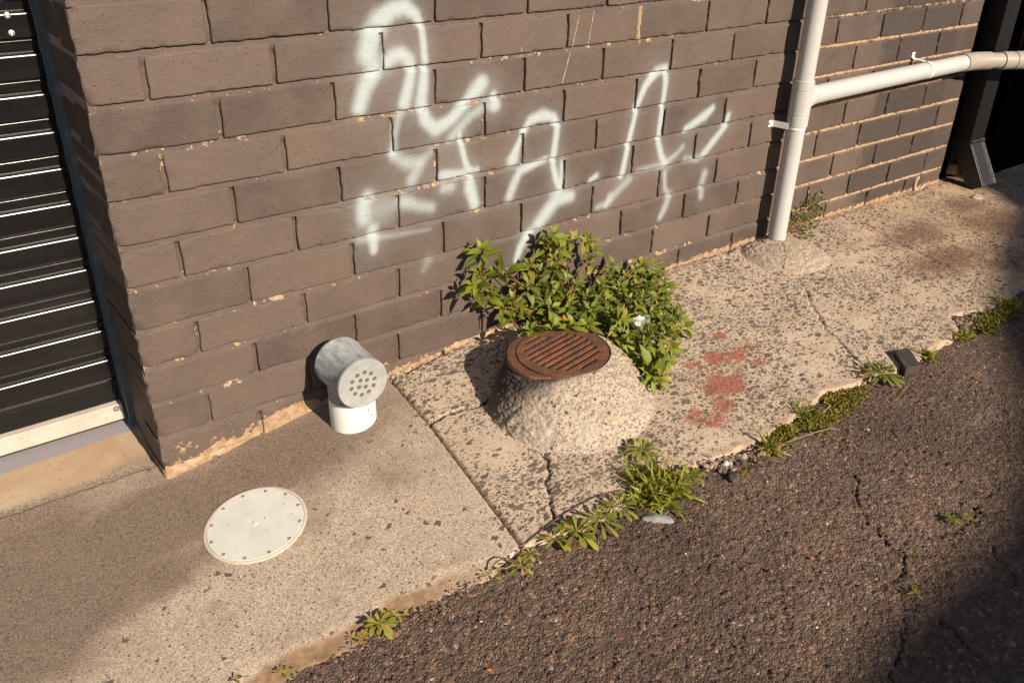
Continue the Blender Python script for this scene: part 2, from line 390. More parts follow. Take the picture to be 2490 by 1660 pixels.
# driveway slab ------------------------------------------------------
X, Y = seg_grid(-1.45, .66, -.98, .09, .0036)
WX, WY = wob(X, Y, 40, .012, 3); S0 = sdf(X, Y, DRV_POLY); S = sdf(WX, WY, DRV_POLY)
je = seg_dist(X, Y, JOINT); S = np.where(je < .02, S0, S)
oe = seg_dist(WX, WY, DRV_EDGE)
Z = gz(X, Y) + .0015 * (fbm(X * 9, Y * 9, 1) - .5) + .0010 * (fbm(X * 160, Y * 160, 2, 3) - .5)
lip = sst(.055, .0, oe + .012 * (fbm(X * 22, Y * 22, 8) - .5)) * sst(.50, .32, X); Z = Z - .010 * lip
Z = Z - .030 * sst(.004, -.006, S)
dirt = blob(X, Y, [(130, 1430, .12, .12, 1.35), (60, 1560, .10, .12, .8), (250, 1340, .12, .07, .7), (430, 1290, .10, .05, .55), (10, 1400, .12, .12, .7), (330, 1300, .16, .09, .5), (420, 1230, .20, .07, .55), (700, 1100, .18, .09, .5), (550, 1320, .10, .04, .35), (0, 1330, .15, .1, .5), (560, 1160, .16, .06, .5), (820, 1065, .12, .05, .35), (960, 1160, .06, .05, .25), (400, 1400, .12, .06, .45), (0, 1700, .2, .1, .4)])
pA = on_ground(60, 1700); pB = on_ground(1120, 1090); nn_ = np.array([-(pB[1] - pA[1]), pB[0] - pA[0]]); nn_ = nn_ / np.hypot(*nn_)
ld = (X - pA[0]) * nn_[0] + (Y - pA[1]) * nn_[1] + .17 * (fbm(X * 7, Y * 7, 15, 4) - .5) + .12 * (fbm(X * 38, Y * 38, 16, 4) - .5)
dirt = np.clip(dirt + .44 * sst(-.12, .22, ld), 0, 1.35)
edge = sst(.046, .030, oe + .016 * (fbm(X * 26, Y * 26, 5) - .5)) * sst(.46, .26, X)
ground_obj('driveway', X, Y, Z, DRIVE, {'dirt': dirt, 'edge': edge}, S > -.012)
# threshold slab in the shutter recess ------------------------------
X, Y = seg_grid(-1.5, .03, .055, .42, .005)
fr = .078 + .02 * (X < -.25) * 0
Z = gz(X, Y) + .0008 * sst(-.004, .004, Y - fr - .003 * (fbm(X * 14, Y * 0, 2) - .5)) - .002 * sst(.01, -.004, Y - .07)
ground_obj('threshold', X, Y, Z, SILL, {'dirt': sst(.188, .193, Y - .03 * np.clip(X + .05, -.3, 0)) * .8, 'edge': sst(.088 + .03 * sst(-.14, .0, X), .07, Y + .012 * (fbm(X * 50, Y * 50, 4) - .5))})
# exposed aggregate path --------------------------------------------
CR = [(GP([(1045, 1032), (1075, 1012), (1120, 995), (1165, 985), (1190, 975), (1205, 960)]), .0030, .010),
      (GP([(1262, 1050), (1300, 1065), (1322, 1095), (1336, 1120), (1330, 1160), (1334, 1190), (1340, 1225), (1347, 1262), (1352, 1268)]), .0024, .007),
      (GP([(951, 925), (1000, 895), (1060, 865), (1110, 838), (1150, 815), (1190, 800)]), .0040, .012),
      (GP([(1940, 680), (1960, 710), (1985, 755), (2010, 800), (2040, 830), (2085, 875), (2100, 905)]), .0018, .006),
      (GP([(2100, 540), (2170, 580), (2230, 610), (2290, 640), (2350, 670)]), .0022, .006),
      (GP([(1285, 1090), (1310, 1097), (1330, 1110)]), .0016, .004),
      (GP([(1660, 640), (1720, 625), (1785, 605)]), .0045, .012)]
def path_fields(X, Y, sdfp, fine=1):
    WX, WY = wob(X, Y, 30, .020, 13); S = sdf(WX, WY, sdfp); je = seg_dist(X, Y, JOINT); S = np.where(je < .02, sdf(X, Y, sdfp), S)
    Z = gz(X, Y) + .003 * (fbm(X * 8, Y * 8, 21) - .5) + .0012 * fine * (fbm(X * 130, Y * 130, 22, 3) - .5)
    CX, CY = wob(X, Y, 45, .018, 31); crack = np.zeros(X.shape)
    for pts, wd, dp in CR:
        d = seg_dist(CX, CY, pts); Z -= dp * sst(wd * 1.8, wd * .5, d); crack = np.maximum(crack, sst(wd * 1.5, wd * .6, d))
    Z = Z - .034 * sst(.007, -.008, S)
    # broken strip along the foot of the wall
    foot = sst(.035, .0, -Y) * sst(.62, .75, X) * (fbm(X * 60, Y * 60, 77) - .45); Z = Z + .012 * foot
    red = blob(X, Y, [(1750, 815, .035, .03, .44), (1740, 870, .05, .045, .50), (1790, 865, .05, .04, .44), (1765, 935, .075, .055, .56), (1730, 945, .05, .035, .44), (1760, 985, .05, .05, .42), (1690, 890, .05, .05, .36), (1845, 880, .05, .03, .38), (1740, 1020, .08, .05, .37), (1690, 1010, .06, .05, .36), (1800, 850, .10, .07, .32), (1750, 920, .17, .12, .31)])
    dirt = blob(X, Y, [(2230, 570, .22, .10, .85), (2310, 630, .25, .11, .85), (2410, 540, .25, .12, .8), (2350, 500, .15, .10, .85), (2440, 640, .25, .1, .6), (2200, 560, .15, .06, .45)])
    dirt = np.maximum(dirt, .5 * sst(.05, .0, -Y) * sst(.62, .8, X))
    dirt = np.maximum(dirt, .55 * sst(.016, .0, je) * (Y < 0))
    edge = sst(.035, .012, seg_dist(WX, WY, PATH_EDGE))
    return Z, S, {'red': red, 'dirt': dirt, 'edge': edge, 'crack': crack}
X, Y = seg_grid(.42, 1.75, -.86, .07, .0038)
Z, S, at = path_fields(X, Y, PATH_POLY); keep = (S > -.014)
X2, Y2 = seg_grid(X[-1, 0], 3.9, -.86, .07, .0058); Z2, S2, at2 = path_fields(X2, Y2, PATH_POLY, .8)
o1 = ground_obj('path', X, Y, Z, PATH, at, keep); o2 = ground_obj('path', X2, Y2, Z2, PATH, at2, S2 > -.014)
bm = bmesh.new(); bm.from_mesh(o1.data); bm.from_mesh(o2.data); bm.to_mesh(o1.data); bm.free()
for p in o1.data.polygons: p.use_smooth = True
md = o2.data; bpy.data.objects.remove(o2); bpy.data.meshes.remove(md)
# asphalt ------------------------------------------------------------
ACR = [(GP(l), wd * .8) for l, wd in [
    ([(2082, 1140), (2090, 1200), (2110, 1255), (2150, 1290), (2180, 1320), (2205, 1350), (2203, 1385)], .0022),
    ([(2205, 1350), (2240, 1310), (2300, 1285), (2370, 1250), (2380, 1210), (2410, 1180)], .0020),
    ([(2370, 1260), (2420, 1320), (2460, 1385), (2490, 1420)], .0020),
    ([(2210, 1400), (2235, 1460), (2195, 1490), (2195, 1560), (2165, 1620), (2180, 1660)], .0022),
    ([(1900, 1420), (1915, 1450), (1912, 1520), (1930, 1500)], .0014), ([(2290, 1490), (2340, 1545), (2380, 1580)], .0016)]]
def asphalt(X, Y, fine):
    d, r = worley(X / .0085, Y / .0085, 3); d2, r2 = worley(X / .021, Y / .021, 8)
    Z = gz(X, Y) - .0125 + .007 * (fbm(X * 4, Y * 4, 40) - .5) + .005 * (fbm(X * 22, Y * 22, 41) - .5)
    if fine:
        Z = Z + .0042 * np.clip(.75 - d, 0, .55) * r * r * 2.2 + .0045 * np.clip(.6 - d2, 0, .3) * (r2 > .6) + .0022 * (fbm(X * 260, Y * 260, 44, 3) - .5)
    CX, CY = wob(X, Y, 55, .030, 61); cr = np.zeros(X.shape)
    for pts, wd in ACR:
        dd = seg_dist(CX, CY, pts); mod = .4 + .9 * fbm(X * 18, Y * 18, 66)
        Z -= .006 * mod * sst(wd * 2.4, wd * .5, dd); cr = np.maximum(cr, sst(wd * 1.6 * mod, wd * .4, dd))
    pale = blob(X, Y, [(2390, 1010, .16, .05, .62), (2330, 960, .14, .04, .35), (1700, 1130, .08, .04, .4), (1780, 1090, .06, .03, .35), (2100, 940, .06, .03, .3)])
    pale = np.maximum(pale, .42 * np.exp(-seg_dist(X, Y, PATH_EDGE) / .06))
    return Z, {'pale': pale, 'crack': cr}
X, Y = seg_grid(-.15, 1.75, -1.42, -.54, .0032); Z, at = asphalt(X, Y, 1)
k1 = np.ones(X.shape, bool)
oa = ground_obj('asphalt', X, Y, Z, ASPH, at)
X, Y = seg_grid(1.75, 3.3, -1.2, -.50, .0062); Z, at = asphalt(X, Y, 1); ob = ground_obj('asphalt', X, Y, Z, ASPH, at)
gx = np.concatenate([[-30, -12, -5, -2.5, -1.2, -.6], np.arange(-.3, 4.2, .1), [5, 8, 14, 30]]); gy = np.concatenate([[-40, -20, -9, -5, -3], np.arange(-2.4, .1, .1), [.5, 3]])
X, Y = np.meshgrid(gx, gy, indexing='ij'); inner = ((X > -.16) & (X < 3.35) & (Y > -1.43) & (Y < -.45))
Z = gz(X, Y) - .013 - .03 * ((X > -.12) & (X < 3.2) & (Y > -1.35) & (Y < 0)) - .03 * (Y > -.5)
oc = ground_obj('asphalt', X, Y, Z, ASPH, {'pale': X * 0, 'crack': X * 0})
bm = bmesh.new()
for q in (oa, ob, oc): bm.from_mesh(q.data)
bm.to_mesh(oa.data); bm.free()
for p in oa.data.polygons: p.use_smooth = True
for q in (ob, oc): md = q.data; bpy.data.objects.remove(q); bpy.data.meshes.remove(md)

# ------------------------------------------------------------------ the brick wall
MEAS = {(0,2):(.2388,.0009),(0,4):(.4741,.0013),(1,1):(.1151,-.0862),(1,3):(.3554,-.0837),(2,2):(.2375,-.1736),(2,4):(.4737,-.1713),(3,1):(.1185,-.2596),(3,3):(.3575,-.2572),(4,2):(.2417,-.345),(5,1):(.1205,-.4293),(5,3):(.3621,-.4327),(6,2):(.2469,-.5226),(7,1):(.1282,-.606),(7,3):(.3655,-.6061),(8,2):(.2417,-.6925),(8,4):(.4807,-.6894),(9,1):(.1254,-.7789),(10,2):(.232,-.853),(6,4):(.4886,-.5235),(7,5):(.6015,-.6062),(8,6):(.7147,-.6899),(9,5):(.5917,-.7755),(0,6):(.7183,.0043),(0,8):(.9623,.0035),(0,10):(1.2031,.0035),(1,5):(.5902,-.0824),(1,7):(.8362,-.0815),(1,9):(1.0842,-.082),(1,11):(1.3149,-.0827),(2,6):(.7142,-.1702),(2,8):(.958,-.1676),(2,10):(1.2019,-.1696),(2,12):(1.4423,-.1705),(3,5):(.6022,-.2555),(3,7):(.8455,-.2563),(3,9):(1.0825,-.2573),(3,11):(1.3237,-.2579),(4,4):(.4721,-.3461),(4,6):(.7114,-.3429),(4,8):(.9582,-.3428),(4,10):(1.1941,-.3452),(4,12):(1.4371,-.3465),(5,5):(.6091,-.4329),(5,7):(.8459,-.4345),(5,9):(1.0927,-.4330),(5,11):(1.3302,-.4336),(6,10):(1.1939,-.5215),(6,12):(1.4401,-.5224),(6,6):(.7271,-.5233),(7,11):(1.3054,-.6065),(8,12):(1.4364,-.693),(1,13):(1.565,-.0845),(1,15):(1.8091,-.0848),(2,14):(1.6829,-.1705),(3,13):(1.5602,-.2595),(3,15):(1.7924,-.2598),(4,14):(1.6824,-.3464),(5,13):(1.5726,-.434),(5,15):(1.8107,-.4359),(6,14):(1.6772,-.5227),(7,13):(1.5547,-.6083),(7,15):(1.7892,-.6122),(8,14):(1.6722,-.692),
(2,18):(2.154,-.171),(2,20):(2.391,-.173),(2,22):(2.631,-.173),(2,24):(2.862,-.175),(3,19):(2.271,-.2615),(3,21):(2.516,-.2615),(3,23):(2.753,-.2625),(5,19):(2.277,-.4365),(5,21):(2.514,-.438),(5,23):(2.749,-.438),(6,18):(2.15,-.5275),(6,20):(2.385,-.526),(6,22):(2.624,-.526),(6,24):(2.866,-.529),(7,19):(2.263,-.610),(7,21):(2.507,-.612),(7,23):(2.74,-.614),(8,20):(2.383,-.697),(8,22):(2.622,-.698),(8,24):(2.864,-.701),(1,19):(2.28,-.086),(1,21):(2.517,-.085)}
ZR = {0:.003,1:-.0835,2:-.1705,3:-.2575,4:-.345,5:-.4335,6:-.5225,7:-.6075,8:-.691,9:-.777,10:-.853,11:-.940,12:-1.027}
JT = .0095; XEND = 2.990
def zrow(r, x):
    if r in ZR:
        ks = sorted([(v[0], v[1]) for (rr, k), v in MEAS.items() if rr == r])
        if len(ks) > 3 and r < 9: return float(np.interp(x, [q[0] for q in ks], [q[1] for q in ks])) * .6 + ZR[r] * .4
        return ZR[r]
    return .003 + .0865 * (-r)
def foot_z(x): return gz(x, 0)
SPRAY = [
 (1.0,[(0.553,-0.048,0.0196),(0.562,-0.014,0.0196),(0.583,0.015,0.0186),(0.611,0.033,0.0143),(0.642,0.037,0.0136),(0.665,0.022,0.0096),(0.68,-0.003,0.0054),(0.684,-0.039,0.0054),(0.686,-0.078,0.0057),(0.681,-0.118,0.0096),(0.674,-0.161,0.0107),(0.682,-0.2,0.0118),(0.708,-0.223,0.0129),(0.747,-0.209,0.0107),(0.791,-0.175,0.0107),(0.819,-0.15,0.0157),(0.833,-0.137,0.0143)]),
 (0.95,[(0.566,-0.081,0.0136),(0.54,-0.114,0.0143),(0.524,-0.154,0.0129)]),
 (0.95,[(0.595,-0.069,0.0093),(0.609,-0.059,0.0121),(0.63,-0.055,0.0129),(0.647,-0.069,0.0114),(0.653,-0.09,0.0086),(0.645,-0.117,0.01),(0.632,-0.155,0.0107)]),
 (0.5,[(0.632,-0.162,0.0089),(0.616,-0.185,0.0079),(0.605,-0.221,0.0071),(0.598,-0.259,0.0089)]),
 (1,[(0.866,-0.168,0.0064),(0.87,-0.191,0.0121)]),
 (0.55,[(0.843,-0.189,0.0093),(0.802,-0.207,0.01),(0.774,-0.229,0.0093),(0.746,-0.252,0.0086)]),
 (1,[(0.772,-0.244,0.0036),(0.777,-0.274,0.0054),(0.784,-0.303,0.005),(0.796,-0.334,0.0061),(0.801,-0.38,0.0129),(0.813,-0.419,0.0107)]),
 (0.85,[(0.724,-0.332,0.01),(0.764,-0.336,0.0079),(0.818,-0.336,0.0064)]),
 (0.6,[(0.601,-0.269,0.0107),(0.633,-0.288,0.0143),(0.663,-0.296,0.0143),(0.643,-0.33,0.0121)]),
 (0.4,[(0.699,-0.272,0.0071),(0.667,-0.29,0.0093)]),
 (0.8,[(0.531,-0.346,0.0121),(0.517,-0.367,0.0143),(0.517,-0.394,0.0129)]),
 (0.35,[(0.536,-0.377,0.025),(0.584,-0.377,0.0214),(0.621,-0.377,0.0179)]),
 (0.6,[(0.622,-0.374,0.0107),(0.656,-0.391,0.0129),(0.691,-0.402,0.0114)]),
 (0.6,[(0.744,-0.362,0.0129),(0.728,-0.363,0.0107)]),
 (0.85,[(0.538,-0.423,0.0107),(0.538,-0.454,0.01),(0.537,-0.475,0.0071)]),
 (0.35,[(0.502,-0.443,0.0071),(0.576,-0.449,0.005),(0.685,-0.454,0.0036)]),
 (1,[(0.923,-0.329,0.0136),(0.936,-0.299,0.0071),(0.955,-0.266,0.0061),(0.976,-0.241,0.01),(1.011,-0.235,0.0129),(1.044,-0.243,0.0093),(1.06,-0.267,0.0071),(1.056,-0.303,0.0071),(1.051,-0.335,0.0071),(1.049,-0.361,0.0057),(1.062,-0.402,0.0071),(1.077,-0.432,0.0064)]),
 (0.8,[(1.025,-0.344,0.0064),(0.944,-0.362,0.0086),(0.927,-0.392,0.0107),(0.914,-0.422,0.01)]),
 (0.8,[(1.08,-0.363,0.0064),(1.081,-0.425,0.0064)]),
 (0.9,[(1.113,-0.458,0.0121),(1.064,-0.457,0.0164),(1.036,-0.483,0.0171),(1.009,-0.509,0.0143)]),
 (0.9,[(0.983,-0.527,0.0107),(0.953,-0.561,0.0093),(0.94,-0.594,0.0064)]),
 (0.8,[(1.198,-0.418,0.0071),(1.176,-0.426,0.0043)]),
 (0.6,[(1.253,-0.481,0.0079),(1.24,-0.507,0.0057)]),
 (1,[(1.291,-0.433,0.0071),(1.3,-0.38,0.0064),(1.307,-0.337,0.0064),(1.318,-0.292,0.0057),(1.329,-0.244,0.0064),(1.35,-0.201,0.0086),(1.388,-0.17,0.01),(1.417,-0.165,0.0089),(1.424,-0.202,0.0068),(1.421,-0.255,0.0057),(1.418,-0.314,0.0071),(1.418,-0.358,0.0071),(1.436,-0.402,0.0071),(1.453,-0.426,0.0071)]),
 (0.5,[(1.32,-0.45,0.0093),(1.279,-0.474,0.01),(1.25,-0.501,0.0079),(1.208,-0.505,0.0064)]),
 (0.45,[(1.451,-0.429,0.0064),(1.4,-0.429,0.0086),(1.35,-0.429,0.0057)]),
 (0.5,[(1.456,-0.426,0.0064),(1.5,-0.404,0.0071),(1.517,-0.39,0.0079)]),
 (0.9,[(1.521,-0.341,0.0079),(1.555,-0.329,0.01),(1.594,-0.314,0.0121),(1.621,-0.297,0.0086)]),
 (0.85,[(1.695,-0.323,0.0064),(1.687,-0.356,0.0086),(1.644,-0.393,0.01),(1.607,-0.425,0.0093)]),
 (0.55,[(1.624,-0.485,0.0121),(1.616,-0.515,0.0107),(1.62,-0.556,0.0093)]),
 (0.45,[(1.535,-0.426,0.0093),(1.584,-0.435,0.0093)]),
 (0.6,[(1.455,-0.455,0.0057),(1.464,-0.504,0.0064),(1.485,-0.525,0.01),(1.47,-0.562,0.0107),(1.455,-0.586,0.0086)]),
 (0.3,[(0.682,-0.528,0.0107),(0.665,-0.554,0.0071)]),
]
SCR = [(1.112, -0.0124, 1.0954, -0.0823), (1.0901, -0.0926, 1.0684, -0.165), (1.1574, -0.0073, 1.1445, -0.08), (0.9458, -0.0704, 0.9426, -0.0789), (1.0295, -0.3863, 1.0279, -0.4032)]
def spray_f(x, z):
    r = np.zeros(np.shape(x)); q = x * 0 + 1.
    for I, pts in SPRAY:
        best = np.zeros(np.shape(x))
        for i in range(len(pts) - 1):
            ax, az, ra = pts[i]; bx, bz, rb = pts[i + 1]; ex, ez = bx - ax, bz - az
            t = np.clip(((x - ax) * ex + (z - az) * ez) / (ex * ex + ez * ez + 1e-9), 0, 1)
            d = np.hypot(x - ax - t * ex, z - az - t * ez); rr = (ra + (rb - ra) * t) * 1.20 + .002
            best = np.maximum(best, np.exp(-(d / rr) ** 2 * .95))
            best = np.maximum(best, .17 * np.exp(-(d / (rr * 2.0 + .014)) ** 2))
        q = q * (1 - I * best)
    return 1 - q
def wall_attrs(x, z, mortar=0, vert=0):
    h = z - foot_z(x)
    peel = (.62 + .12 * (x > .5) + .3 * (fbm(x * 7, z * 7, 88, 3) - .5)) * np.exp(-(np.clip(h, 0, 9) / .022) ** 2) + .44 * np.exp(-((x - .12) / .17) ** 4) * np.exp(-(np.clip(h, 0, 9) / .10) ** 4) + .75 * np.exp(-((x - .30) / .065) ** 4) * np.exp(-(np.clip(h, 0, 9) / .042) ** 4)
    peel = np.maximum(peel, .55 * np.exp(-((x - .55) / .07) ** 2 - ((z + .775) / .012) ** 2))
    peel = np.maximum(peel, .40 * np.exp(-((x - 2.7) / .25) ** 2) * np.exp(-(np.clip(h, 0, 9) / .05) ** 2))
    pt = fbm(x * 2.6, z * 9, 91, 3)
    if mortar:
        ml = .265 + .17 * sst(.50, .62, pt); mr = .66 - .16 * (z > -.12) + .12 * (pt - .5)
        ml = np.where(z < -.68, ml + .05, ml)
        p = np.where(x > 2.02, mr, ml); p = np.where(vert > .5, .18 + .2 * sst(.5, .65, pt), p)
        pj = np.exp(-((x - 1.312) / .006) ** 4) * (z > -.084) * (z < -.005); pj2 = np.exp(-((x - 1.318) / .005) ** 4) * (z < -.09) * (z > -.14)
        p = np.maximum(p, np.maximum(pj * 1.0, pj2 * .6)); peel = np.maximum(peel, p)
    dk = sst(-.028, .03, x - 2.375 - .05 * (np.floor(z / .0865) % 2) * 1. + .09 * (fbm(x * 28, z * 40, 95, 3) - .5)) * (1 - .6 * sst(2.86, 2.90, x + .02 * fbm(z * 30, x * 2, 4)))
    return peel, dk * .8
ac = Acc()
def axis_lines(w_, s):
    e = [0, .0013, .0032, .0065]; n = max(2, int((w_ - .013) / s)); return np.array(e + list(np.linspace(.0065, w_ - .0065, n + 1))[1:-1] + [w_ - .0065, w_ - .0032, w_ - .0013, w_])
nb = 0
def brick(x0, x1, z0, z1, fine, r, side=0.03, corner=0, tint=.5, yoff=0.):
    s = .0055 if fine else .014
    U = axis_lines(x1 - x0, s); W = axis_lines(z1 - z0, s); UU, WW = np.meshgrid(U, W, indexing='ij')
    du = np.minimum(UU, (x1 - x0) - UU); dw = np.minimum(WW, (z1 - z0) - WW)
    X = x0 + UU; Zz = z0 + WW; sd = int(RNG.randint(0, 9999))
    rd = lambda d, r_: np.where(d < r_, r_ - np.sqrt(np.clip(r_ * r_ - (r_ - d) ** 2, 0, 9)), 0)
    Yd = rd(du, .0022) + rd(dw, .0022); Yd = np.minimum(Yd, .0042)
    Yd += .0020 * (fbm(X * 14 + sd, Zz * 14, sd, 3) - .5) + .0007 * (fbm(X * 170, Zz * 170, sd + 1, 2) - .5)
    # chipped arrises
    ch = sst(.60, .74, fbm(X * 45, Zz * 45, sd + 3, 3)); Yd += .0032 * ch * sst(.007, .0, np.minimum(du, dw))
    eb = sst(.006, 0, np.minimum(du, dw)); amp = .0016
    Xo = X + eb * amp * (vn(X * 60, Zz * 60, sd + 5) - .5) * 2; Zo = Zz + eb * amp * (fbm(X * 55, Zz * 8, sd + 6, 2) - .5) * 2
    Zo += -.0012 * np.sin((UU / (x1 - x0)) * 3.1 + sd) * .5
    if corner:
        wv = sst(.022, 0, UU); cn = fbm(Zz * 60, X * 40, sd + 8, 4); cn2 = fbm(Zz * 150, X * 150, sd + 9, 3)
        Yd += wv * (.0015 + .0100 * np.clip(cn - .35, 0, 1)) + .003 * sst(.03, 0, UU) * (cn2 - .5)
        Xo += sst(.008, 0, UU) * .007 * np.clip(cn - .3, 0, 1)
        Yd += .007 * sst(.022, 0, np.hypot(UU, WW - (z1 - z0) * (sd % 2)))
    Yf = Yd + yoff + (RNG.rand() - .5) * .0012 + (UU / (x1 - x0) - .5) * (RNG.rand() - .5) * .0015
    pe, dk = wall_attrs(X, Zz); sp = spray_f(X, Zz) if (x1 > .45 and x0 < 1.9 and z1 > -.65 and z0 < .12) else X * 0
    nu, nv = X.shape; V = np.stack([Xo, Yf, Zo], -1).reshape(-1, 3)
    idx = np.arange(nu * nv).reshape(nu, nv)
    loop = list(idx[0, :]) + list(idx[1:, -1]) + list(idx[-1, -2::-1]) + list(idx[-2:0:-1, 0])
    B = V[loop].copy(); B[:, 1] = .030
    if corner:
        m = np.array([q in set(idx[0, :]) for q in loop]); B[m, 1] = side
    n0 = nu * nv; nL = len(loop); F = gridF(nu, nv)
    Fs = np.array([(n0 + i, n0 + nL + i, n0 + nL + (i + 1) % nL, n0 + (i + 1) % nL) for i in range(nL)])
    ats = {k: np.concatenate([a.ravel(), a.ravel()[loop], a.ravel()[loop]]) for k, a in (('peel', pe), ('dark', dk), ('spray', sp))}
    ats['spray'][n0:] *= .4
    ac.put(np.vstack([V, V[loop], B]), np.vstack([F, Fs[:, ::-1]]), tint=tint, **ats)
for r in range(-8, 13):
    ks = [0] + [k for k in range(1, 26) if k % 2 == (r % 2)]; ks = sorted(set(ks)) + [25]; ks = sorted(set(ks))
    fine = -1 <= r <= 10
    xs = [MEAS.get((r, k), (.1197 * k - .0005, 0))[0] if 0 < k < 25 else (0.004 + .003 * RNG.rand() if k == 0 else XEND + .002) for k in ks]
    for i in range(len(xs) - 1):
        xa = xs[i]; xb = xs[i + 1] - (JT if i < len(xs) - 2 else 0); xm = (xa + xb) / 2
        if i == len(xs) - 2 and xb - xa < .05: continue
        zb = zrow(r, xm); zt = zrow(r - 1, xm) - JT
        if zt < -1.0: continue
        brick(xa, xb, zb, zt, fine, r, side=(.105 if (r % 2 == 0) else .225) , corner=(i == 0), tint=RNG.rand())
# side (return) of the pier: second brick back, seen edge-on in the recess
for r in range(-8, 13):
    y0 = .115 if r % 2 == 0 else .235; zb = zrow(r, 0); zt = zrow(r - 1, 0) - JT
    n = 5; V = []; ys = np.linspace(y0, .42, 12); zs = np.linspace(zb, zt, 8); YY, ZZ = np.meshgrid(ys, zs, indexing='ij')
    XX = .006 + .0025 * fbm(YY * 30, ZZ * 30, r + 40) + .003 * (ZZ > zt - .002) + .003 * (ZZ < zb + .002)
    ac.put(np.stack([XX, YY, ZZ], -1), gridF(12, 8), tint=.4, peel=.3 * (ZZ < -.75).ravel(), dark=0, spray=0)
# mortar bed face -----------------------------------------------------
zl = []
for r in range(-8, 13):
    zb = zrow(r, 1.) if r not in ZR else ZR[r]
    zl += [zb + .004, zb + .0015, zb, zb - .002, zb - .0045, zb - .007, zb - .0095, zb - .011, zb - .013] + list(np.linspace(zb - .025, zb - .075, 5))
zl = np.array(sorted(z for z in zl if z > -1.02)); xl = np.concatenate([np.arange(.008, XEND, .0045)])
X, Zm = np.meshgrid(xl, zl, indexing='ij'); Yb = np.full(X.shape, .012); vert = np.ones(X.shape)
for r in range(-8, 13):
    zc = np.array([zrow(r, x) for x in xl])[:, None]; t = (zc + .002 - Zm) / (JT + .003)
    inb = (t > -.15) & (t < 1.15); tt = np.clip(t, 0, 1)
    yl = .0100 * (1 - tt) ** .8 + .0004 + .0014 * (fbm(X * 70, Zm * 200, 301, 3) - .5)
    yr = .0036 - .0046 * np.sin(np.pi * tt) + .0040 * (fbm(X * 75, Zm * 120, 303, 3) - .5)
    Yb = np.where(inb, np.where(X > 2.02, yr, yl), Yb); vert = np.where(inb, 0, vert)
Yb = np.where(vert > .5, .0085 + .0040 * (fbm(X * 50, Zm * 50, 305, 3) - .5), Yb)
pj = (np.abs(X - 1.312) < .007) & (Zm > -.084) & (Zm < -.002); Yb = np.where(pj, .0005 + .003 * (fbm(X * 200, Zm * 200, 306, 2) - .5), Yb)
pe, dk = wall_attrs(X, Zm, 1, vert)
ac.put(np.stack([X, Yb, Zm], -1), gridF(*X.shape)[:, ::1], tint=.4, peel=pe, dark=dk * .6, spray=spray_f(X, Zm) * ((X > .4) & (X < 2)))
# side mortar skin, back core of the wall
V = [(.008, .003, -1.02), (.008, .42, -1.02), (.008, .42, .72), (.008, .003, .72), (XEND - .003, .004, -1.02), (XEND - .003, .42, -1.02), (XEND - .003, .42, .72), (XEND - .003, .004, .72)]
ac.put(V, [(0, 3, 2, 1), (4, 5, 6, 7), (3, 7, 6, 2)], tint=.4, peel=.2, dark=0, spray=0)
wall_o = add('brick_wall', ac.mesh('brick_wall'), PAINT)
bm = bmesh.new(); bm.from_mesh(wall_o.data); bmesh.ops.recalc_face_normals(bm, faces=bm.faces); bm.to_mesh(wall_o.data); bm.free()
for p in wall_o.data.polygons: p.use_smooth = True
tag(wall_o, 'brown painted brick wall with white spray paint scrawl and flaking cream mortar', 'brick wall')
g = Geo()
for ax, az, bx, bz in SCR:
    n = 9; pa = Vector((ax, -.0004, az)); pb = Vector((bx, -.0004, bz)); ln = (pb - pa).normalized(); sd = ln.cross(Vector((0, 1, 0))) * .0011
    pts = [pa.lerp(pb, t / n) for t in range(n + 1)]; wv = [.35 + .65 * random.random() for _ in pts]
    V = [p + sd * q for p, q in zip(pts, wv)] + [p - sd * q for p, q in zip(pts, wv)]
    g.put(V, [(i, i + 1, n + 2 + i, n + 1 + i) for i in range(n)])
g.build('scratch_mark', simple('scratch', (.5, .42, .34), .8, bumpd=0), wall_o)
# ------------------------------------------------------------------ roller shutter in the recess on the left
D = .245
def mat_gloss(name, col, rough, coat=0, bumpd=.0001):
    k = M(name); n = k.noise(30, 4, .6); sp = k.vor(210); r = k.sep(k.vor(210, out='Color'))
    c = k.mix(k.math('MULTIPLY', k.step(sp, .14, .07), k.math('GREATER_THAN', r[0], .90)), col, (.16, .14, .12))
    c = k.mix(k.math('MULTIPLY', k.step(n, .45, .8), .25), c, tuple(v * 1.6 + .004 for v in col))
    return k.bsdf(c, k.math('ADD', rough, k.math('MULTIPLY', k.noise(8, 4, .7), .10)), k.bump(k.noise(90, 3, .6), bumpd), 0, .5)
BLK = mat_gloss('black_shutter_paint', (.0085, .0078, .0080), .17)
shut = empty('roller_shutter', (-.4, D, -.84), 'black ribbed metal roller shutter closed in the recess left of the brick wall', 'roller shutter')
prof = []
def arc(cx, cz, r, a0, a1, n):
    return [(cx + r * math.cos(math.radians(a0 + (a1 - a0) * i / n)), cz + r * math.sin(math.radians(a0 + (a1 - a0) * i / n))) for i in range(n + 1)]
x0s, x1s = -1.6, -.006
rows = []
for k in range(-9, 11):
    zt = .0455 - .0736 * k + .0006
    # p = distance towards the street; ridge shoulder, flat face, undercut, bead, hollow
    pr = arc(-.0085, zt - .0085, .0092, 86, 0, 20)
    pr += [(.0006, zt - .012), (.0000, zt - .030), (.0006, zt - .0455), (-.0010, zt - .0475), (-.0055, zt - .0490), (-.0058, zt - .0505)]
    pr += arc(-.0042, zt - .0530, .0013, 100, -20, 10)
    pr += [(-.0046, zt - .0560), (-.0072, zt - .0575), (-.0082, zt - .0600), (-.0088, zt - .0728)]
    if k == 10: pr = [q for q in pr if q[1] > zt - .1]
    rows += pr
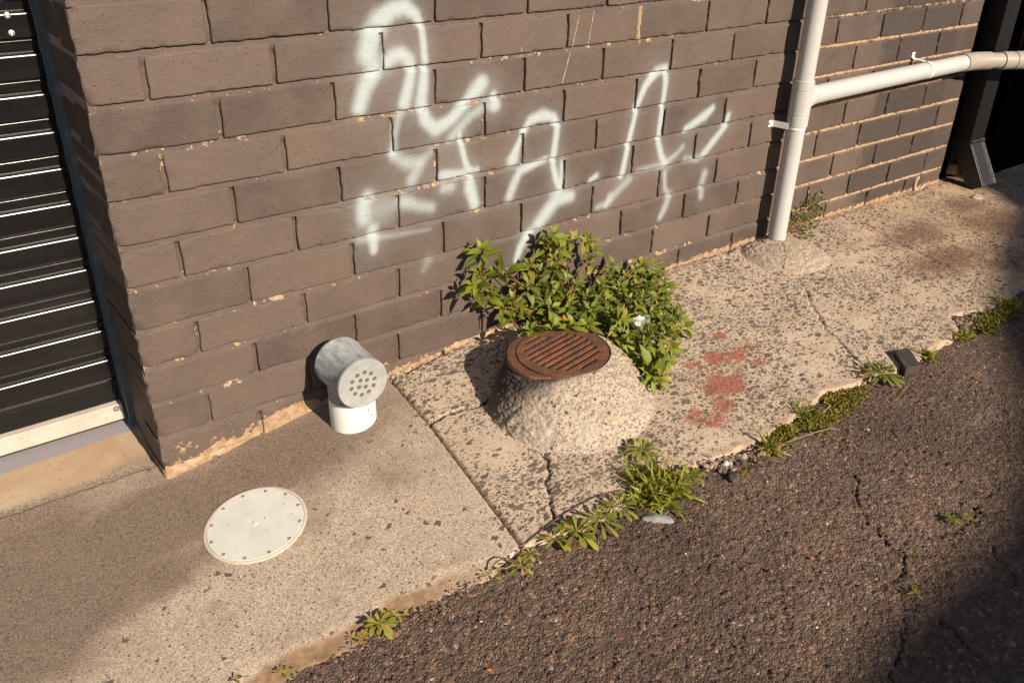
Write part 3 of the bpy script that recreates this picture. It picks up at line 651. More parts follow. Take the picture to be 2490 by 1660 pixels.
rows = [q for q in rows if q[1] > -.800] + [(-.001, -.8005)]
xs = np.array([x0s, -1.0, -.6, -.3, -.15, x1s]); P = np.array(rows)
V = np.stack([np.broadcast_to(xs[:, None], (6, len(P))), np.broadcast_to(D - P[:, 0][None], (6, len(P))), np.broadcast_to(P[:, 1][None], (6, len(P)))], -1).reshape(-1, 3)
add('slat_curtain', np_mesh('slat_curtain', V, gridF(6, len(P)), None, False), BLK, shut)
ALU = simple('mill_aluminium', (.56, .49, .42), .42, .35, .5, .10, 12, .0002, 60, dirt=((.28, .2, .14), 90, .35))
g = Geo(); g.prism([(x0s, D + .004, -.7985), (x0s, D - .012, -.803), (x0s, D - .014, -.8225), (x0s, D - .018, -.8245), (x0s, D - .020, -.8385), (x0s, D + .004, -.8400)], (x1s - .004 - x0s, 0, 0)); g.build('bottom_rail', ALU, shut, False, .0007)
g = Geo(); g.prism([(x0s, D + .002, -.8400), (x0s, D - .016, -.8395), (x0s, D - .014, -.846), (x0s, D + .002, -.848)], (x1s - .006 - x0s, 0, 0)); g.build('rubber_seal', simple('rubber', (.05, .032, .026), .8), shut, False)
g = Geo()
for zz in (.0393, .0086): g.lathe([(.0001, .0030), (.0016, .0030), (.0022, .0034), (.0052, .0026), (.0060, 0), (.0062, -.003)], (-.0475, D - .0005, zz), (0, -1, 0), 20)
ri = g.build('rivet', simple('rivet_zinc', (.62, .60, .57), .35, .8), shut)
g = Geo(); g.lathe([(.0001, .0045), (.005, .004), (.0068, .002), (.0072, 0)], (-.0235, D - .0125, -.8125), (0, -1, 0), 20); g.build('end_bolt', simple('bolt_grey', (.26, .26, .24), .5, .4), shut)
GALV = simple('blue_grey_steel', (.085, .115, .135), .6, .1, .4, .25, 40, .0004, 80, dirt=((.05, .05, .05), 30, .5))
g = Geo(); g.box((-.004, .205, -.868), (.0105, .209, 1.1)); g.box((-.004, .209, -.868), (-.002, .30, 1.1)); gd = g.build('guide_channel', GALV, shut, False)
g = Geo()
pts = [(.010 + .004 * vn(np.array(z * 22.), np.array(0.), 5) , z) for z in np.arange(-.86, 1.0, .006)]
for (a, za), (b, zb2) in zip(pts[:-1], pts[1:]): g.put([(.009, .2042, za), (a + .0015, .2042, za), (b + .0015, .2042, zb2), (.009, .2042, zb2)], [(0, 1, 2, 3)])
g.build('sealant_bead', simple('sealant', (.13, .17, .20), .8), shut)

# ------------------------------------------------------------------ vent pipe on its white sleeve
SLV = simple('sleeve_white', (.72, .72, .69), .3, 0, .5, .03, 9, .0001, 30, dirt=((.45, .40, .33), 30, .15))
PVC = simple('white_pvc', (.475, .475, .462), .34, 0, .5, .03, 9, .00012, 30, dirt=((.45, .40, .33), 5, .22))
def mat_weathered():
    k = M('weathered_pvc'); mp = k.t.nodes.new('ShaderNodeMapping'); mp.inputs['Scale'].default_value = (1, .28, 1); mp.inputs['Rotation'].default_value = (0, 0, .25); k.L(k.P, mp.inputs[0])
    n = k.noise(60, 6, .7, mp.outputs[0], .6); n2 = k.noise(26, 5, .7)
    c = k.mix(k.step(n, .38, .64), (.20, .215, .23), (.37, .39, .40)); c = k.mix(k.math('MULTIPLY', k.step(n2, .45, .75), .5), c, (.20, .215, .23))
    return k.bsdf(c, .6, k.bump(n, .0006), 0, .4)
VC = np.array([.4085, -.10, -.7005]); vent = empty('vent_pipe', (.412, -.09, float(gz(.412, -.09))), 'weathered grey vent pipe head with perforated round cap on white sleeve beside wall', 'vent pipe')
ax = Vector((.0, -1, -.03)).normalized()
R1 = .0590; back = Vector((.4085, -.040, -.696)); Lv = .122
g = Geo(); g.lathe([(.0001, .0), (R1 - .006, .0), (R1 - .001, .002), (R1, .005), (R1, .010), (R1 - .0012, .0115), (R1 - .0012, Lv - .004), (R1 - .0006, Lv - .002)], back, ax, 72)
hd = g.build('vent_head', mat_weathered(), vent)
# neck of the elbow running down into the sleeve
g = Geo(); g.tube([(.411, -.088, -.705), (.411, -.088, -.745), (.412, -.089, -.765), (.412, -.09, -.775)], [.050, .0505, .0505, .0500], 56, False); g.build('vent_neck', bpy.data.materials['weathered_pvc'], vent)
g = Geo(); z0v = float(gz(.412, -.09)) - .01
g.lathe([(.0495, -.768), (.0500, -.7655), (.0520, -.7645), (.0528, -.7665), (.0528, z0v)], (.412, -.09, 0), (0, 0, 1), 72); sl_ = g.build('sleeve', SLV, vent)
g = Geo()
for a, zz in ((-78, -.803), (-88, -.786)):
    u = Vector((math.cos(math.radians(a + 13)), math.sin(math.radians(a + 13)), 0)); g.lathe([(.0001, .0008), (.0018, .0012), (.0026, .0002), (.0026, -.001)], Vector((.412, -.09, zz)) + u * .0528, u, 12)
g.build('screw', simple('screw_zinc', (.30, .31, .27), .4, .6), vent)
# perforated cap: polar plate with 14 real holes
CAPM = simple('cap_pvc', (.31, .32, .31), .5, 0, .4, .10, 45, .0003, 60, dirt=((.33, .36, .36), 55, .45))
fc = back + ax * (Lv - .001); uu = Vector((1, 0, 0)); vv = ax.cross(uu).normalized() * -1
if vv.z < 0: vv = -vv
holes = []
for k_ in range(10): a = math.radians(36 * k_ + 8); holes.append((.0285 * math.cos(a), .0275 * math.sin(a)))
for k_ in range(4): a = math.radians(90 * k_ + 30); holes.append((.0115 * math.cos(a), .0115 * math.sin(a)))
rh = .0052; bm = bmesh.new()
def face_pt(x, y, d=0): return fc + uu * x + vv * y + ax * d
def ring_v(cx, cy, r, n, d=0): return [bm.verts.new(face_pt(cx + r * math.cos(2 * math.pi * i / n), cy + r * math.sin(2 * math.pi * i / n), d)) for i in range(n)]
outer = ring_v(0, 0, .0500, 64); edges = [bm.edges.new((outer[i], outer[(i + 1) % 64])) for i in range(64)]
hr = []
for cx, cy in holes:
    rv = ring_v(cx, cy, rh, 18); hr.append(rv); edges += [bm.edges.new((rv[i], rv[(i + 1) % 18])) for i in range(18)]
bmesh.ops.triangle_fill(bm, use_beauty=True, edges=edges)
dele = []
for f in bm.faces:
    c = f.calc_center_median(); q = c - fc; x_, y_ = q.dot(uu), q.dot(vv)
    if any(math.hypot(x_ - a, y_ - b) < rh * .97 for a, b in holes): dele.append(f)
bmesh.ops.delete(bm, geom=dele, context='FACES')
for rv in hr:
    iv = [bm.verts.new(v.co - ax * .004) for v in rv]
    for i in range(18): bm.faces.new((rv[i], rv[(i + 1) % 18], iv[(i + 1) % 18], iv[i]))
rings = [(.0500, 0), (.0535, .0010), (.0560, .0012), (.0588, .0008), (.0596, -.0012), (.0598, -.006), (.0590, -.0062)]; prev = outer
for r_, d_ in rings[1:]:
    cur = ring_v(0, 0, r_, 64, d_)
    for i in range(64): bm.faces.new((prev[i], prev[(i + 1) % 64], cur[(i + 1) % 64], cur[i]))
    prev = cur
bmesh.ops.recalc_face_normals(bm, faces=bm.faces)
for f in bm.faces: f.smooth = True
for e in bm.edges:
    if len(e.link_faces) == 2 and e.calc_face_angle(0) > math.radians(40): e.smooth = False
me = bpy.data.meshes.new('perforated_cap'); bm.to_mesh(me); bm.free(); add('perforated_cap', me, CAPM, vent)
g = Geo(); g.lathe([(.0001, 0), (.050, 0)], fc - ax * .0011, ax, 32); g.build('insect_mesh', simple('mesh_brown', (.125, .095, .085), .8, vary=.4, scale=700, bumpd=.0006, bs=500), vent)

# ------------------------------------------------------------------ round white inspection cover in the driveway
cc = on_ground(623.5, 1274.5); cx, cy = .1475, -.1155
for _ in range(1):
    q = on_ground(622, 1274); cx, cy = q[0], q[1]
nrm = Vector((-(gz(cx + .05, cy) - gz(cx - .05, cy)) / .1, -(gz(cx, cy + .05) - gz(cx, cy - .05)) / .1, 1)).normalized()
cv = Vector((cx, cy, float(gz(cx, cy)) + .0010))
cover = empty('inspection_cover', cv, 'round white screwed inspection cover set flush in the stained driveway', 'inspection cover')
k = M('cover_white'); vs_ = k.vor(62); rr_ = k.sep(k.vor(62, out='Color'))
c_ = k.mix(k.step(k.noise(16, 5, .6), .3, .7), (.57, .58, .53), (.64, .65, .61)); c_ = k.mix(k.math('MULTIPLY', k.step(k.noise(13, 6, .75), .48, .75), .5), c_, (.44, .38, .31)); c_ = k.mix(k.math('MULTIPLY', k.step(vs_, .13, .08), k.math('GREATER_THAN', rr_[0], .72)), c_, (.09, .06, .04))
CW = k.bsdf(c_, .55, k.bump(k.noise(120, 3, .6), .0003), 0, .35)
RV = .1035; KV = .1035 / .1080
g = Geo(); g.lathe([(.0001, .0027), (.030, .0026), (.1000 * KV, .0024), (.1012 * KV, .0010)], cv, nrm, 96); g.build('cover_plate', CW, cover)
g = Geo(); g.lathe([(.1014 * KV, .0006), (.1020 * KV, .0024), (.1066 * KV, .0026), (.1078 * KV, .0018), (.1082 * KV, -.006)], cv, nrm, 96); g.build('cover_rim', simple('rim_white', (.56, .49, .41), .5, vary=.08, dirt=((.45, .28, .20), 30, .5)), cover)
g = Geo(); g.lathe([(.0001, .0031), (.0075, .0031), (.0085, .0024)], cv, nrm, 32); g.lathe([(.003, .0031), (.0042, .0036), (.0055, .0031)], cv, nrm, 32); g.build('cover_boss', CW, cover)
SCW = simple('rusty_screw', (.20, .115, .07), .6, .5, vary=.3)
tu = nrm.orthogonal().normalized(); tv = nrm.cross(tu)
for k_ in range(12):
    a = math.radians(30 * k_ + 9); p = cv + (tu * math.cos(a) + tv * math.sin(a)) * .0900
    g = Geo(); g.lathe([(.0001, .0018), (.0012, .0018), (.0020, .0034), (.0030, .0032), (.0036, .0024)], p, nrm, 14); g.build('screw', SCW, cover)

# ------------------------------------------------------------------ rusty grate in its mortar collar
GC = Vector((.857, -.297, -.700))
def mat_rust():
    k = M('rusty_iron'); n = k.noise(38, 6, .7); n2 = k.noise(160, 5, .7)
    c = k.mix(k.step(n, .36, .62), (.25, .100, .050), (.12, .068, .052)); c = k.mix(k.math('MULTIPLY', k.step(n2, .5, .72), .6), c, (.42, .18, .085))
    c = k.mix(k.math('MULTIPLY', k.step(k.noise(14, 4, .6), .55, .7), .6), c, (.085, .065, .062))
    return k.bsdf(c, k.math('ADD', .38, k.math('MULTIPLY', n2, .25)), k.bump(k.math('ADD', n2, n), .0008), .35, .5)
RUST = mat_rust()
def mat_collar():
    k = M('lichened_mortar'); n = k.noise
    s = n(170, 6, .85); c = k.mix(k.step(s, .43, .505), (.15, .115, .090), (.66, .55, .44))
    c = k.mix(k.math('MULTIPLY', k.step(n(34, 5, .65), .46, .66), .4), c, (.42, .33, .25))
    c = k.mix(k.step(n(21, 3, .5), .56, .74), c, k.mix(k.step(n(230, 4, .7), .36, .52), (.34, .28, .22), (.66, .60, .52)))
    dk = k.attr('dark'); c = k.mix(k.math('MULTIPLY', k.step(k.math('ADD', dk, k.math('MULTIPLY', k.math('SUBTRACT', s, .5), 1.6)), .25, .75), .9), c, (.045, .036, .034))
    v = k.vor(60); r = k.sep(k.vor(60, out='Color')); c = k.mix(k.math('MULTIPLY', k.step(v, .3, .2), k.math('GREATER_THAN', r[0], .86)), c, (.16, .12, .10))
    h = k.math('ADD', k.math('MULTIPLY', s, 1.3), n(60, 5, .7))
    return k.bsdf(c, .9, k.bump(h, .0048, 1.), 0, .2)
COLLAR = mat_collar()
def dome(name, center, rb, zt, rin, prof, mat, parent, nr=60, na=220, rough=.004, seed=5, tilt=None, dark=None, base_in=.012):
    A = np.linspace(0, 2 * math.pi, na + 1)[:-1]; T = np.linspace(0, 1, nr); AA, TT = np.meshgrid(A, T, indexing='ij')
    rbx = np.interp(np.degrees(AA), [q[0] for q in rb], [q[1] for q in rb]); rix = np.interp(np.degrees(AA), [q[0] for q in rin], [q[1] for q in rin])
    ztx = np.interp(np.degrees(AA), [q[0] for q in zt], [q[1] for q in zt])
    X = center[0] + np.cos(AA) * (rix + (rbx - rix) * TT); Y = center[1] + np.sin(AA) * (rix + (rbx - rix) * TT)
    zb = gz(X, Y) - base_in; Z = zb + (ztx - zb) * prof(TT, AA)
    f = rough * ((fbm(X * 55, Y * 55 + Z * 40, seed, 4) - .5) * 1.6 + (fbm(X * 210 + Z * 90, Y * 210, seed + 3, 3) - .5)) * sst(0, .06, TT)
    Z = Z + f; X = X + f * np.cos(AA); Y = Y + f * np.sin(AA)
    F = gridF(na + 1, nr); F = np.where(F >= na * nr, F - na * nr, F)
    at = {'dark': dark(AA, TT) if dark is not None else TT * 0}
    return add(name, np_mesh(name, np.stack([X, Y, Z], -1).reshape(-1, 3), F, {k: a.ravel() for k, a in at.items()}), mat, parent)
grate = empty('drain_grate', (GC.x, GC.y, float(gz(GC.x, GC.y))), 'rusty slotted round drain grate on a raised lichened mortar collar under the bush', 'drain grate')
RB = [(0, .205), (40, .175), (80, .155), (115, .152), (141, .166), (180, .205), (215, .238), (240, .250), (270, .258), (300, .240), (325, .222), (360, .205)]
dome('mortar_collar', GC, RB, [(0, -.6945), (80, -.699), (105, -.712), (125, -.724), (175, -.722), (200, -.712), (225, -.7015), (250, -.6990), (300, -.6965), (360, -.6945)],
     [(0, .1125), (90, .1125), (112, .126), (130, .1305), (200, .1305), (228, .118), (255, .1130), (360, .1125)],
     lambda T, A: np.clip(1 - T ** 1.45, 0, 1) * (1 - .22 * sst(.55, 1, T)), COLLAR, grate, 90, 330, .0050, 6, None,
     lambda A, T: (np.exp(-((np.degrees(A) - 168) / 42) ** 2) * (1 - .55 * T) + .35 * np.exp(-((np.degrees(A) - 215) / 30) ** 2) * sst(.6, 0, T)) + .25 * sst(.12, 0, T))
b_t = .04; LN = Vector((-b_t, 0, 1)).normalized()
g = Geo(); g.lathe([(.1000, -.060), (.1085, -.012), (.1090, -.0022), (.1125, -.0016), (.1140, -.006)], GC, LN, 110)
for t0_ in range(97, 217, 3):
    P_ = []
    for t_ in (t0_, t0_ + 3):
        a_ = math.radians(t_); f_ = min(1, (t_ - 95) / 22, (218 - t_) / 22); cc_ = Vector((math.cos(a_), math.sin(a_), 0)); cc_.z = b_t * cc_.x
        P_.append([GC + cc_ * r_ + LN * h_ for r_, h_ in ((.1125, -.0016), (.1130 + .0160 * f_, -.0025), (.1140 + .0170 * f_, -.0045), (.1145 + .0175 * f_, -.030))])
    g.put(P_[0] + P_[1], [(i, i + 1, i + 5, i + 4) for i in range(3)])
fr_ = g.build('grate_frame', RUST, grate)
g = Geo(); g.lathe([(.1000, .0), (.1000, -.16), (.0001, -.16)], GC - LN * .003, LN, 48); g.build('shaft', simple('shaft_black', (.010, .008, .007), .95), grate)
# lid: strips with real slots, shared vertices, then given thickness
RL = .1078; slots = [(-.0112, .0262, .0893), (-.0255, .0455, .0695), (.0, .0702, .0487), (.0, .0790, .0316), (.0, .0830, .0140), (.0, .0830, -.0042), (.0, .0790, -.0225), (.0, .0710, -.0415), (.0005, .0575, -.0602), (-.002, .0262, -.0795)]
slots[1] = (-.0160, .0455, .0690)
ang = math.radians(9.0); e1 = (Vector((math.cos(ang), math.sin(ang), 0))); e1 = (e1 - LN * e1.dot(LN)).normalized(); e2 = LN.cross(e1)
bm = bmesh.new(); cache = {}
def lv(x, y):
    k_ = (round(x, 5), round(y, 5))
    if k_ not in cache: cache[k_] = bm.verts.new(GC + e1 * x + e2 * y + LN * .0010)
    return cache[k_]
hw = .0050; lines = [RL]
for _, _, y_ in slots: lines += [y_ + hw, y_ - hw]
lines.append(-RL)
def half(y): return math.sqrt(max(0, RL * RL - y * y))
def ends(i):          # x of slot ends lying on line i
    if i == 0 or i == len(lines) - 1: return []
    s_ = slots[(i - 1) // 2]; return [s_[0] - s_[1], s_[0] + s_[1]]
for i in range(len(lines) - 1):
    ya, yb = lines[i], lines[i + 1]; isslot = (i % 2 == 1)
    def arc_pts(sgn):
        n = max(2, int(abs(ya - yb) / .003)); 
        return [(sgn * half(ya + (yb - ya) * t / n), ya + (yb - ya) * t / n) for t in range(1, n)]
    if isslot:
        xl_, xr_ = ends(i)
        L_ = [(-half(ya), ya)] + arc_pts(-1) + [(-half(yb), yb), (xl_, yb), (xl_ - .0026, (ya + yb) / 2), (xl_, ya)]
        R_ = [(half(ya), ya), (xr_, ya), (xr_ + .0026, (ya + yb) / 2), (xr_, yb), (half(yb), yb)] + arc_pts(1)[::-1]
        for q in (L_, R_): bm.faces.new([lv(*p) for p in q])
    else:
        top = [(half(ya), ya)] + [(x_, ya) for x_ in sorted(ends(i), reverse=True)] + [(-half(ya), ya)] if half(ya) > 1e-6 else [(0, ya)]
        bot = [(-half(yb), yb)] + [(x_, yb) for x_ in sorted(ends(i + 1))] + [(half(yb), yb)] if half(yb) > 1e-6 else [(0, yb)]
        q = top + arc_pts(-1) + bot + arc_pts(1)[::-1]; bm.faces.new([lv(*p) for p in q])
bmesh.ops.recalc_face_normals(bm, faces=bm.faces)
ex = bmesh.ops.extrude_face_region(bm, geom=bm.faces[:])
for v in [e for e in ex['geom'] if isinstance(e, bmesh.types.BMVert)]: v.co += LN * -.0065
bmesh.ops.recalc_face_normals(bm, faces=bm.faces)
ed = [e for e in bm.edges if len(e.link_faces) == 2 and e.calc_face_angle(0) > 1.2 and all((v.co - GC).dot(LN) > -.002 for v in e.verts)]
bmesh.ops.bevel(bm, geom=ed, offset=.0007, segments=2, affect='EDGES', profile=.6)
me = bpy.data.meshes.new('grate_lid'); bm.to_mesh(me); bm.free(); lid = add('grate_lid', me, RUST, grate)
# raised maker's lettering along the lower right rim
word = 'HAVESTOCK'; ta = Acc(); mt = None; parts = []
for i, chh in enumerate(word):
    cu = bpy.data.curves.new('lt', 'FONT'); cu.body = chh; cu.size = .0105; cu.extrude = .0006; cu.align_x = 'CENTER'
    to = bpy.data.objects.new('lt', cu); sc.collection.objects.link(to); dg = bpy.context.evaluated_depsgraph_get()
    mm = bpy.data.meshes.new_from_object(to.evaluated_get(dg)); a = math.radians(-95 + 46 * i / 8.0); rr = .0985
    rad = e1 * math.cos(a) + e2 * math.sin(a); tan = LN.cross(rad); up_ = -rad
    Mx = Matrix.Identity(4)
    for r_ in range(3): Mx[r_][0] = tan[r_]; Mx[r_][1] = up_[r_]; Mx[r_][2] = LN[r_]; Mx[r_][3] = (GC + rad * rr + LN * .0014)[r_]
    mm.transform(Mx); parts.append(mm); bpy.data.objects.remove(to); bpy.data.curves.remove(cu)
bm = bmesh.new()
for mm in parts: bm.from_mesh(mm); bpy.data.meshes.remove(mm)
me = bpy.data.meshes.new('raised_lettering'); bm.to_mesh(me); bm.free(); lt = add('raised_lettering', me, RUST); lt.parent = lid

# ------------------------------------------------------------------ white drain pipe with branch
px_, py_, PR = 1.944, -.057, .0275
dp = empty('drain_pipe', (px_, py_, -.745), 'white plastic drain pipe rising in front of the wall with a branch to the right', 'drain pipe')
g = Geo(); g.tube([(px_ - .004, py_, -.80), (px_ - .002, py_, -.55), (px_, py_, -.36)], PR, 48, False); g.build('lower_pipe', PVC, dp)
g = Geo(); g.tube([(px_ - .001, py_, -.27), (px_ + .003, py_, .3), (px_ + .006, py_, 1.2)], PR, 48, False); g.build('upper_pipe', PVC, dp)
g = Geo(); r2_ = PR + .0040
g.lathe([(PR - .001, -.3790), (r2_ - .0006, -.3790), (r2_, -.3780), (r2_, -.3480), (r2_ - .0016, -.3465), (r2_ - .0016, -.345), (r2_, -.3440), (r2_ + .0006, -.30), (r2_, -.2735), (r2_ - .0012, -.2725), (r2_, -.2710), (r2_, -.2450), (r2_ - .0006, -.2440), (PR - .001, -.2440)], (px_, py_, 0), (0, 0, 1), 56)
g.tube([(px_ - .005, py_, -.315), (px_ + .02, py_, -.300), (px_ + .046, py_, -.291)], [r2_ - .001, r2_ - .0005, r2_ - .0004], 48, False)
g.tube([(px_ + .046, py_, -.291), (px_ + .0462, py_, -.291), (px_ + .0465, py_, -.2908)], [r2_ - .0004, PR + .001, PR], 48, False)
g.build('tee_junction', PVC, dp, sharp=25)
g = Geo(); u = Vector((-.55, -.83, 0)).normalized()
g.lathe([(.0001, .0014), (.0028, .0014), (.0035, .0004), (.0036, -.0015)], Vector((px_, py_, -.313)) + u * r2_, u, 18); g.build('moulding_dot', PVC, dp)
bz = -.286
br = [(px_ + .03, py_, -.2965), (px_ + .10, py_, -.2935), (2.4, py_, -.2890), (2.84, py_, bz)]
g = Geo(); g.tube(br, PR, 48, False); g.build('branch_pipe', PVC, dp)
PV2 = simple('aged_pvc', (.34, .30, .265), .42, 0, .45, .05, 20, .0002, 40)
e_ = [(2.835, py_, bz), (2.875, py_, bz), (2.905, -.062, bz), (2.935, -.072, bz), (2.965, -.084, bz - .001)]
g = Geo(); g.tube(e_, [PR + .0034, PR + .0038, PR + .0036, PR + .0036, PR + .0036], 48, True); g.tube([(2.958, -.080, bz - .001), (3.03, -.110, bz - .002)], PR, 44, False); g.build('elbow', PV2, dp, sharp=30)
d_ = Vector((.072, -.030, -.001)).normalized()
g = Geo(); a0 = Vector((3.012, -.1025, bz - .002)); g.tube([a0, a0 + d_ * .042], PR + .0040, 44); g.tube([a0 + d_ * .0425, a0 + d_ * .0520], PR + .002, 44); g.tube([a0 + d_ * .052, a0 + d_ * .09, a0 + d_ * .12 + Vector((.006, .004, 0)), a0 + d_ * .16 + Vector((.02, .012, 0))], PR + .0042, 44); g.tube([a0 + d_ * .15 + Vector((.016, .010, 0)), a0 + d_ * .5 + Vector((.14, .10, 0)), a0 + d_ * 1.5 + Vector((.5, .35, 0))], PR, 44, False)
g.build('coupling', PV2, dp, sharp=30)
WP = simple('white_steel_strap', (.80, .80, .77), .35, .0, .5, .02)
def strap(zc_, wd, name, ax_='z', xc=0):
    g = Geo(); n = 26; ro = r2_ if False else PR + .0016
    if ax_ == 'z':
        pts = [(-.051, .0005 - py_ * 0, 0)]   # local: x, y(abs)
        line = [(px_ - .060, -.0012), (px_ - .050, -.0014), (px_ - .0445, -.004), (px_ - .033, py_ + .006)]
        arc_ = [(px_ - .002 + ro * math.cos(math.radians(t)), py_ + ro * math.sin(math.radians(t))) for t in np.linspace(168, 372, n)]
        line = line + arc_ + [(px_ + .031, py_ + .018), (px_ + .034, -.003), (px_ + .05, -.0012)]
        V = [(x_, y_, zc_ - wd / 2) for x_, y_ in line] + [(x_, y_, zc_ + wd / 2) for x_, y_ in line]; m = len(line)
        V += [(x_, y_ + .0012, zc_ - wd / 2) for x_, y_ in line] + [(x_, y_ + .0012, zc_ + wd / 2) for x_, y_ in line]
        F = []
        for i in range(m - 1): F += [(i, i + 1, m + i + 1, m + i), (2 * m + i, 3 * m + i, 3 * m + i + 1, 2 * m + i + 1), (i, 2 * m + i, 2 * m + i + 1, i + 1), (m + i, m + i + 1, 3 * m + i + 1, 3 * m + i)]
        F += [(0, m, 3 * m, 2 * m)]
        g.put(V, F)
    else:
        line = [(-.0012, .050), (-.0014, .036), (-.004, .032), (py_ + .012, .0285)]
        arc_ = [(py_ + ro * math.cos(math.radians(t)), ro * math.sin(math.radians(t))) for t in np.linspace(60, 290, n)]
        line = line + arc_; m = len(line)
        V = [(xc - wd / 2, y_, zc_ + z_) for y_, z_ in line] + [(xc + wd / 2, y_, zc_ + z_) for y_, z_ in line]
        V += [(xc - wd / 2, y_ + .0012, zc_ + z_) for y_, z_ in line] + [(xc + wd / 2, y_ + .0012, zc_ + z_) for y_, z_ in line]; F = []
        for i in range(m - 1): F += [(i, i + 1, m + i + 1, m + i), (2 * m + i, 3 * m + i, 3 * m + i + 1, 2 * m + i + 1), (i, 2 * m + i, 2 * m + i + 1, i + 1), (m + i, m + i + 1, 3 * m + i + 1, 3 * m + i)]
        F += [(0, m, 3 * m, 2 * m)]; g.put(V, F)
    return g.build(name, WP, dp, True, 0, 30)
s1 = strap(-.377, .019, 'pipe_strap')
g = Geo(); g.lathe([(.0001, .001), (.002, .0014), (.0032, .0004), (.0034, -.001)], (px_ - .0565, -.0018, -.377), (0, -1, 0), 14); g.build('screw', simple('screw_dark', (.08, .08, .085), .5, .3), s1 if False else dp)
s2 = strap(-.2868, .017, 'pipe_strap', 'x', 2.605)
g = Geo(); g.lathe([(.0001, .001), (.002, .0014), (.0030, .0004), (.0032, -.001)], (2.605, -.0018, -.2868 + .0435), (0, -1, 0), 14); g.build('screw', bpy.data.materials['screw_dark'], dp)
# mortar mound at its foot
mnd = empty('mortar_mound', (1.90, -.10, -.765), 'cracked rounded mortar mound at the foot of the white drain pipe', 'mortar mound')
def mat_mound():
    k = M('mound_mortar'); n = k.noise; s = n(150, 6, .8)
    c = k.mix(k.step(s, .42, .60), (.27, .215, .165), (.50, .41, .315)); c = k.mix(k.math('MULTIPLY', k.step(n(20, 4, .6), .45, .7), .5), c, (.27, .19, .13))
    c = k.mix(k.attr('dark'), c, (.04, .028, .02))
    return k.bsdf(c, .9, k.bump(k.math('ADD', s, n(50, 5, .7)), .002), 0, .2)
MC = (1.915, -.085)
def mound_dark(A, T):
    X = MC[0] + np.cos(A) * .15 * T; Y = MC[1] + np.sin(A) * .15 * T
    return sst(.0018, .0006, seg_dist(X + .012 * (fbm(X * 50, Y * 50, 3) - .5), Y, [(1.925, -.09), (1.885, -.13), (1.84, -.165), (1.80, -.19)]))
dome('mound', MC, [(0, .125), (45, .12), (80, .10), (110, .085), (135, .115), (165, .135), (200, .165), (225, .185), (260, .178), (300, .172), (335, .145), (360, .125)], [(0, -.738), (360, -.738)], [(0, .002), (360, .002)],
     lambda T, A: np.clip(1 - T ** 2.1, 0, 1) ** .62, mat_mound(), mnd, 60, 200, .004, 31, None, mound_dark, .008)

# ------------------------------------------------------------------ black panel wall and black downpipe on the right
k = M('black_wall_paint'); BW = k.bsdf(k.mix(k.step(k.noise(12, 4, .6), .4, .7), (.0012, .0011, .0012), (.0022, .0020, .0022)), .9, k.bump(k.noise(150, 3, .6), .0005), 0, .03)
pw = empty('black_wall', (3.0, .06, -1.0), 'black painted wall in the corner behind the black downpipe', 'wall')
g = Geo(); g.box((XEND + .004, .062, -1.05), (5.5, .42, 1.2)); g.build('wall_face', BW, pw, False)
g = Geo(); g.box((3.30, -.02, -1.05), (5.5, .060, 1.2)); g.build('boxed_corner', BW, pw, False, .004)
k = M('black_downpipe_paint'); nn = k.noise(60, 5, .7)
DPM = k.bsdf(k.mix(k.step(nn, .4, .7), (.007, .006, .0065), (.012, .010, .011)), k.math('ADD', .32, k.math('MULTIPLY', nn, .25)), k.bump(k.noise(40, 4, .6), .0006), 0, .4)
dwn = empty('downpipe', (3.115, -.03, -.77), 'black rectangular downpipe with a bent shoe at the far right end of the wall', 'downpipe')
xa, xb = 3.063, 3.164
g = Geo(); g.box((xa + .0015, -.048, -.61), (xb - .0015, .020, 1.3)); g.build('pipe', DPM, dwn, False, .003)
k = M('scuffed_black_paint'); nn = k.noise(70, 5, .75); mpx = k.step(k.sep(k.P)[0], 3.128, 3.158)
sc2 = k.math('MULTIPLY', k.step(nn, .38, .62), mpx); SHM = k.bsdf(k.mix(k.math('MULTIPLY', sc2, .8), (.016, .014, .015), (.12, .10, .095)), .38, k.bump(nn, .001), 0, .45)
g = Geo()
T_ = [(-.051, -.598), (-.051, -.612)]; pf = [(-.0510, -.600), (-.0510, -.6130), (-.1375, -.7560), (-.0850, -.7860), (.0230, -.6300), (.0230, -.600)]
def shoe(x_, gr=0): return [(x_, y_, z_) for y_, z_ in pf]
g.prism(shoe(xa), (xb - xa, 0, 0)); sh = g.build('shoe', SHM, dwn, False, .0022)
g = Geo(); g.tube([(xa + .004, -.0525, -.6015), (xb - .004, -.0525, -.6015)], .0016, 8); g.tube([(xa + .001, -.0525, -.614), (xa + .001, -.139, -.7565)], .0011, 8); g.tube([(xa + .013, -.0535, -.6175), (xa + .015, -.1395, -.7575)], .0007, 8); g.tube([(xb - .002, -.0525, -.602), (xb - .002, -.0525, -.615), (xb - .002, -.139, -.7575)], .0014, 8)
g.build('folded_seam', simple('seam_worn', (.09, .08, .078), .4, .2, vary=.5, scale=200), dwn)

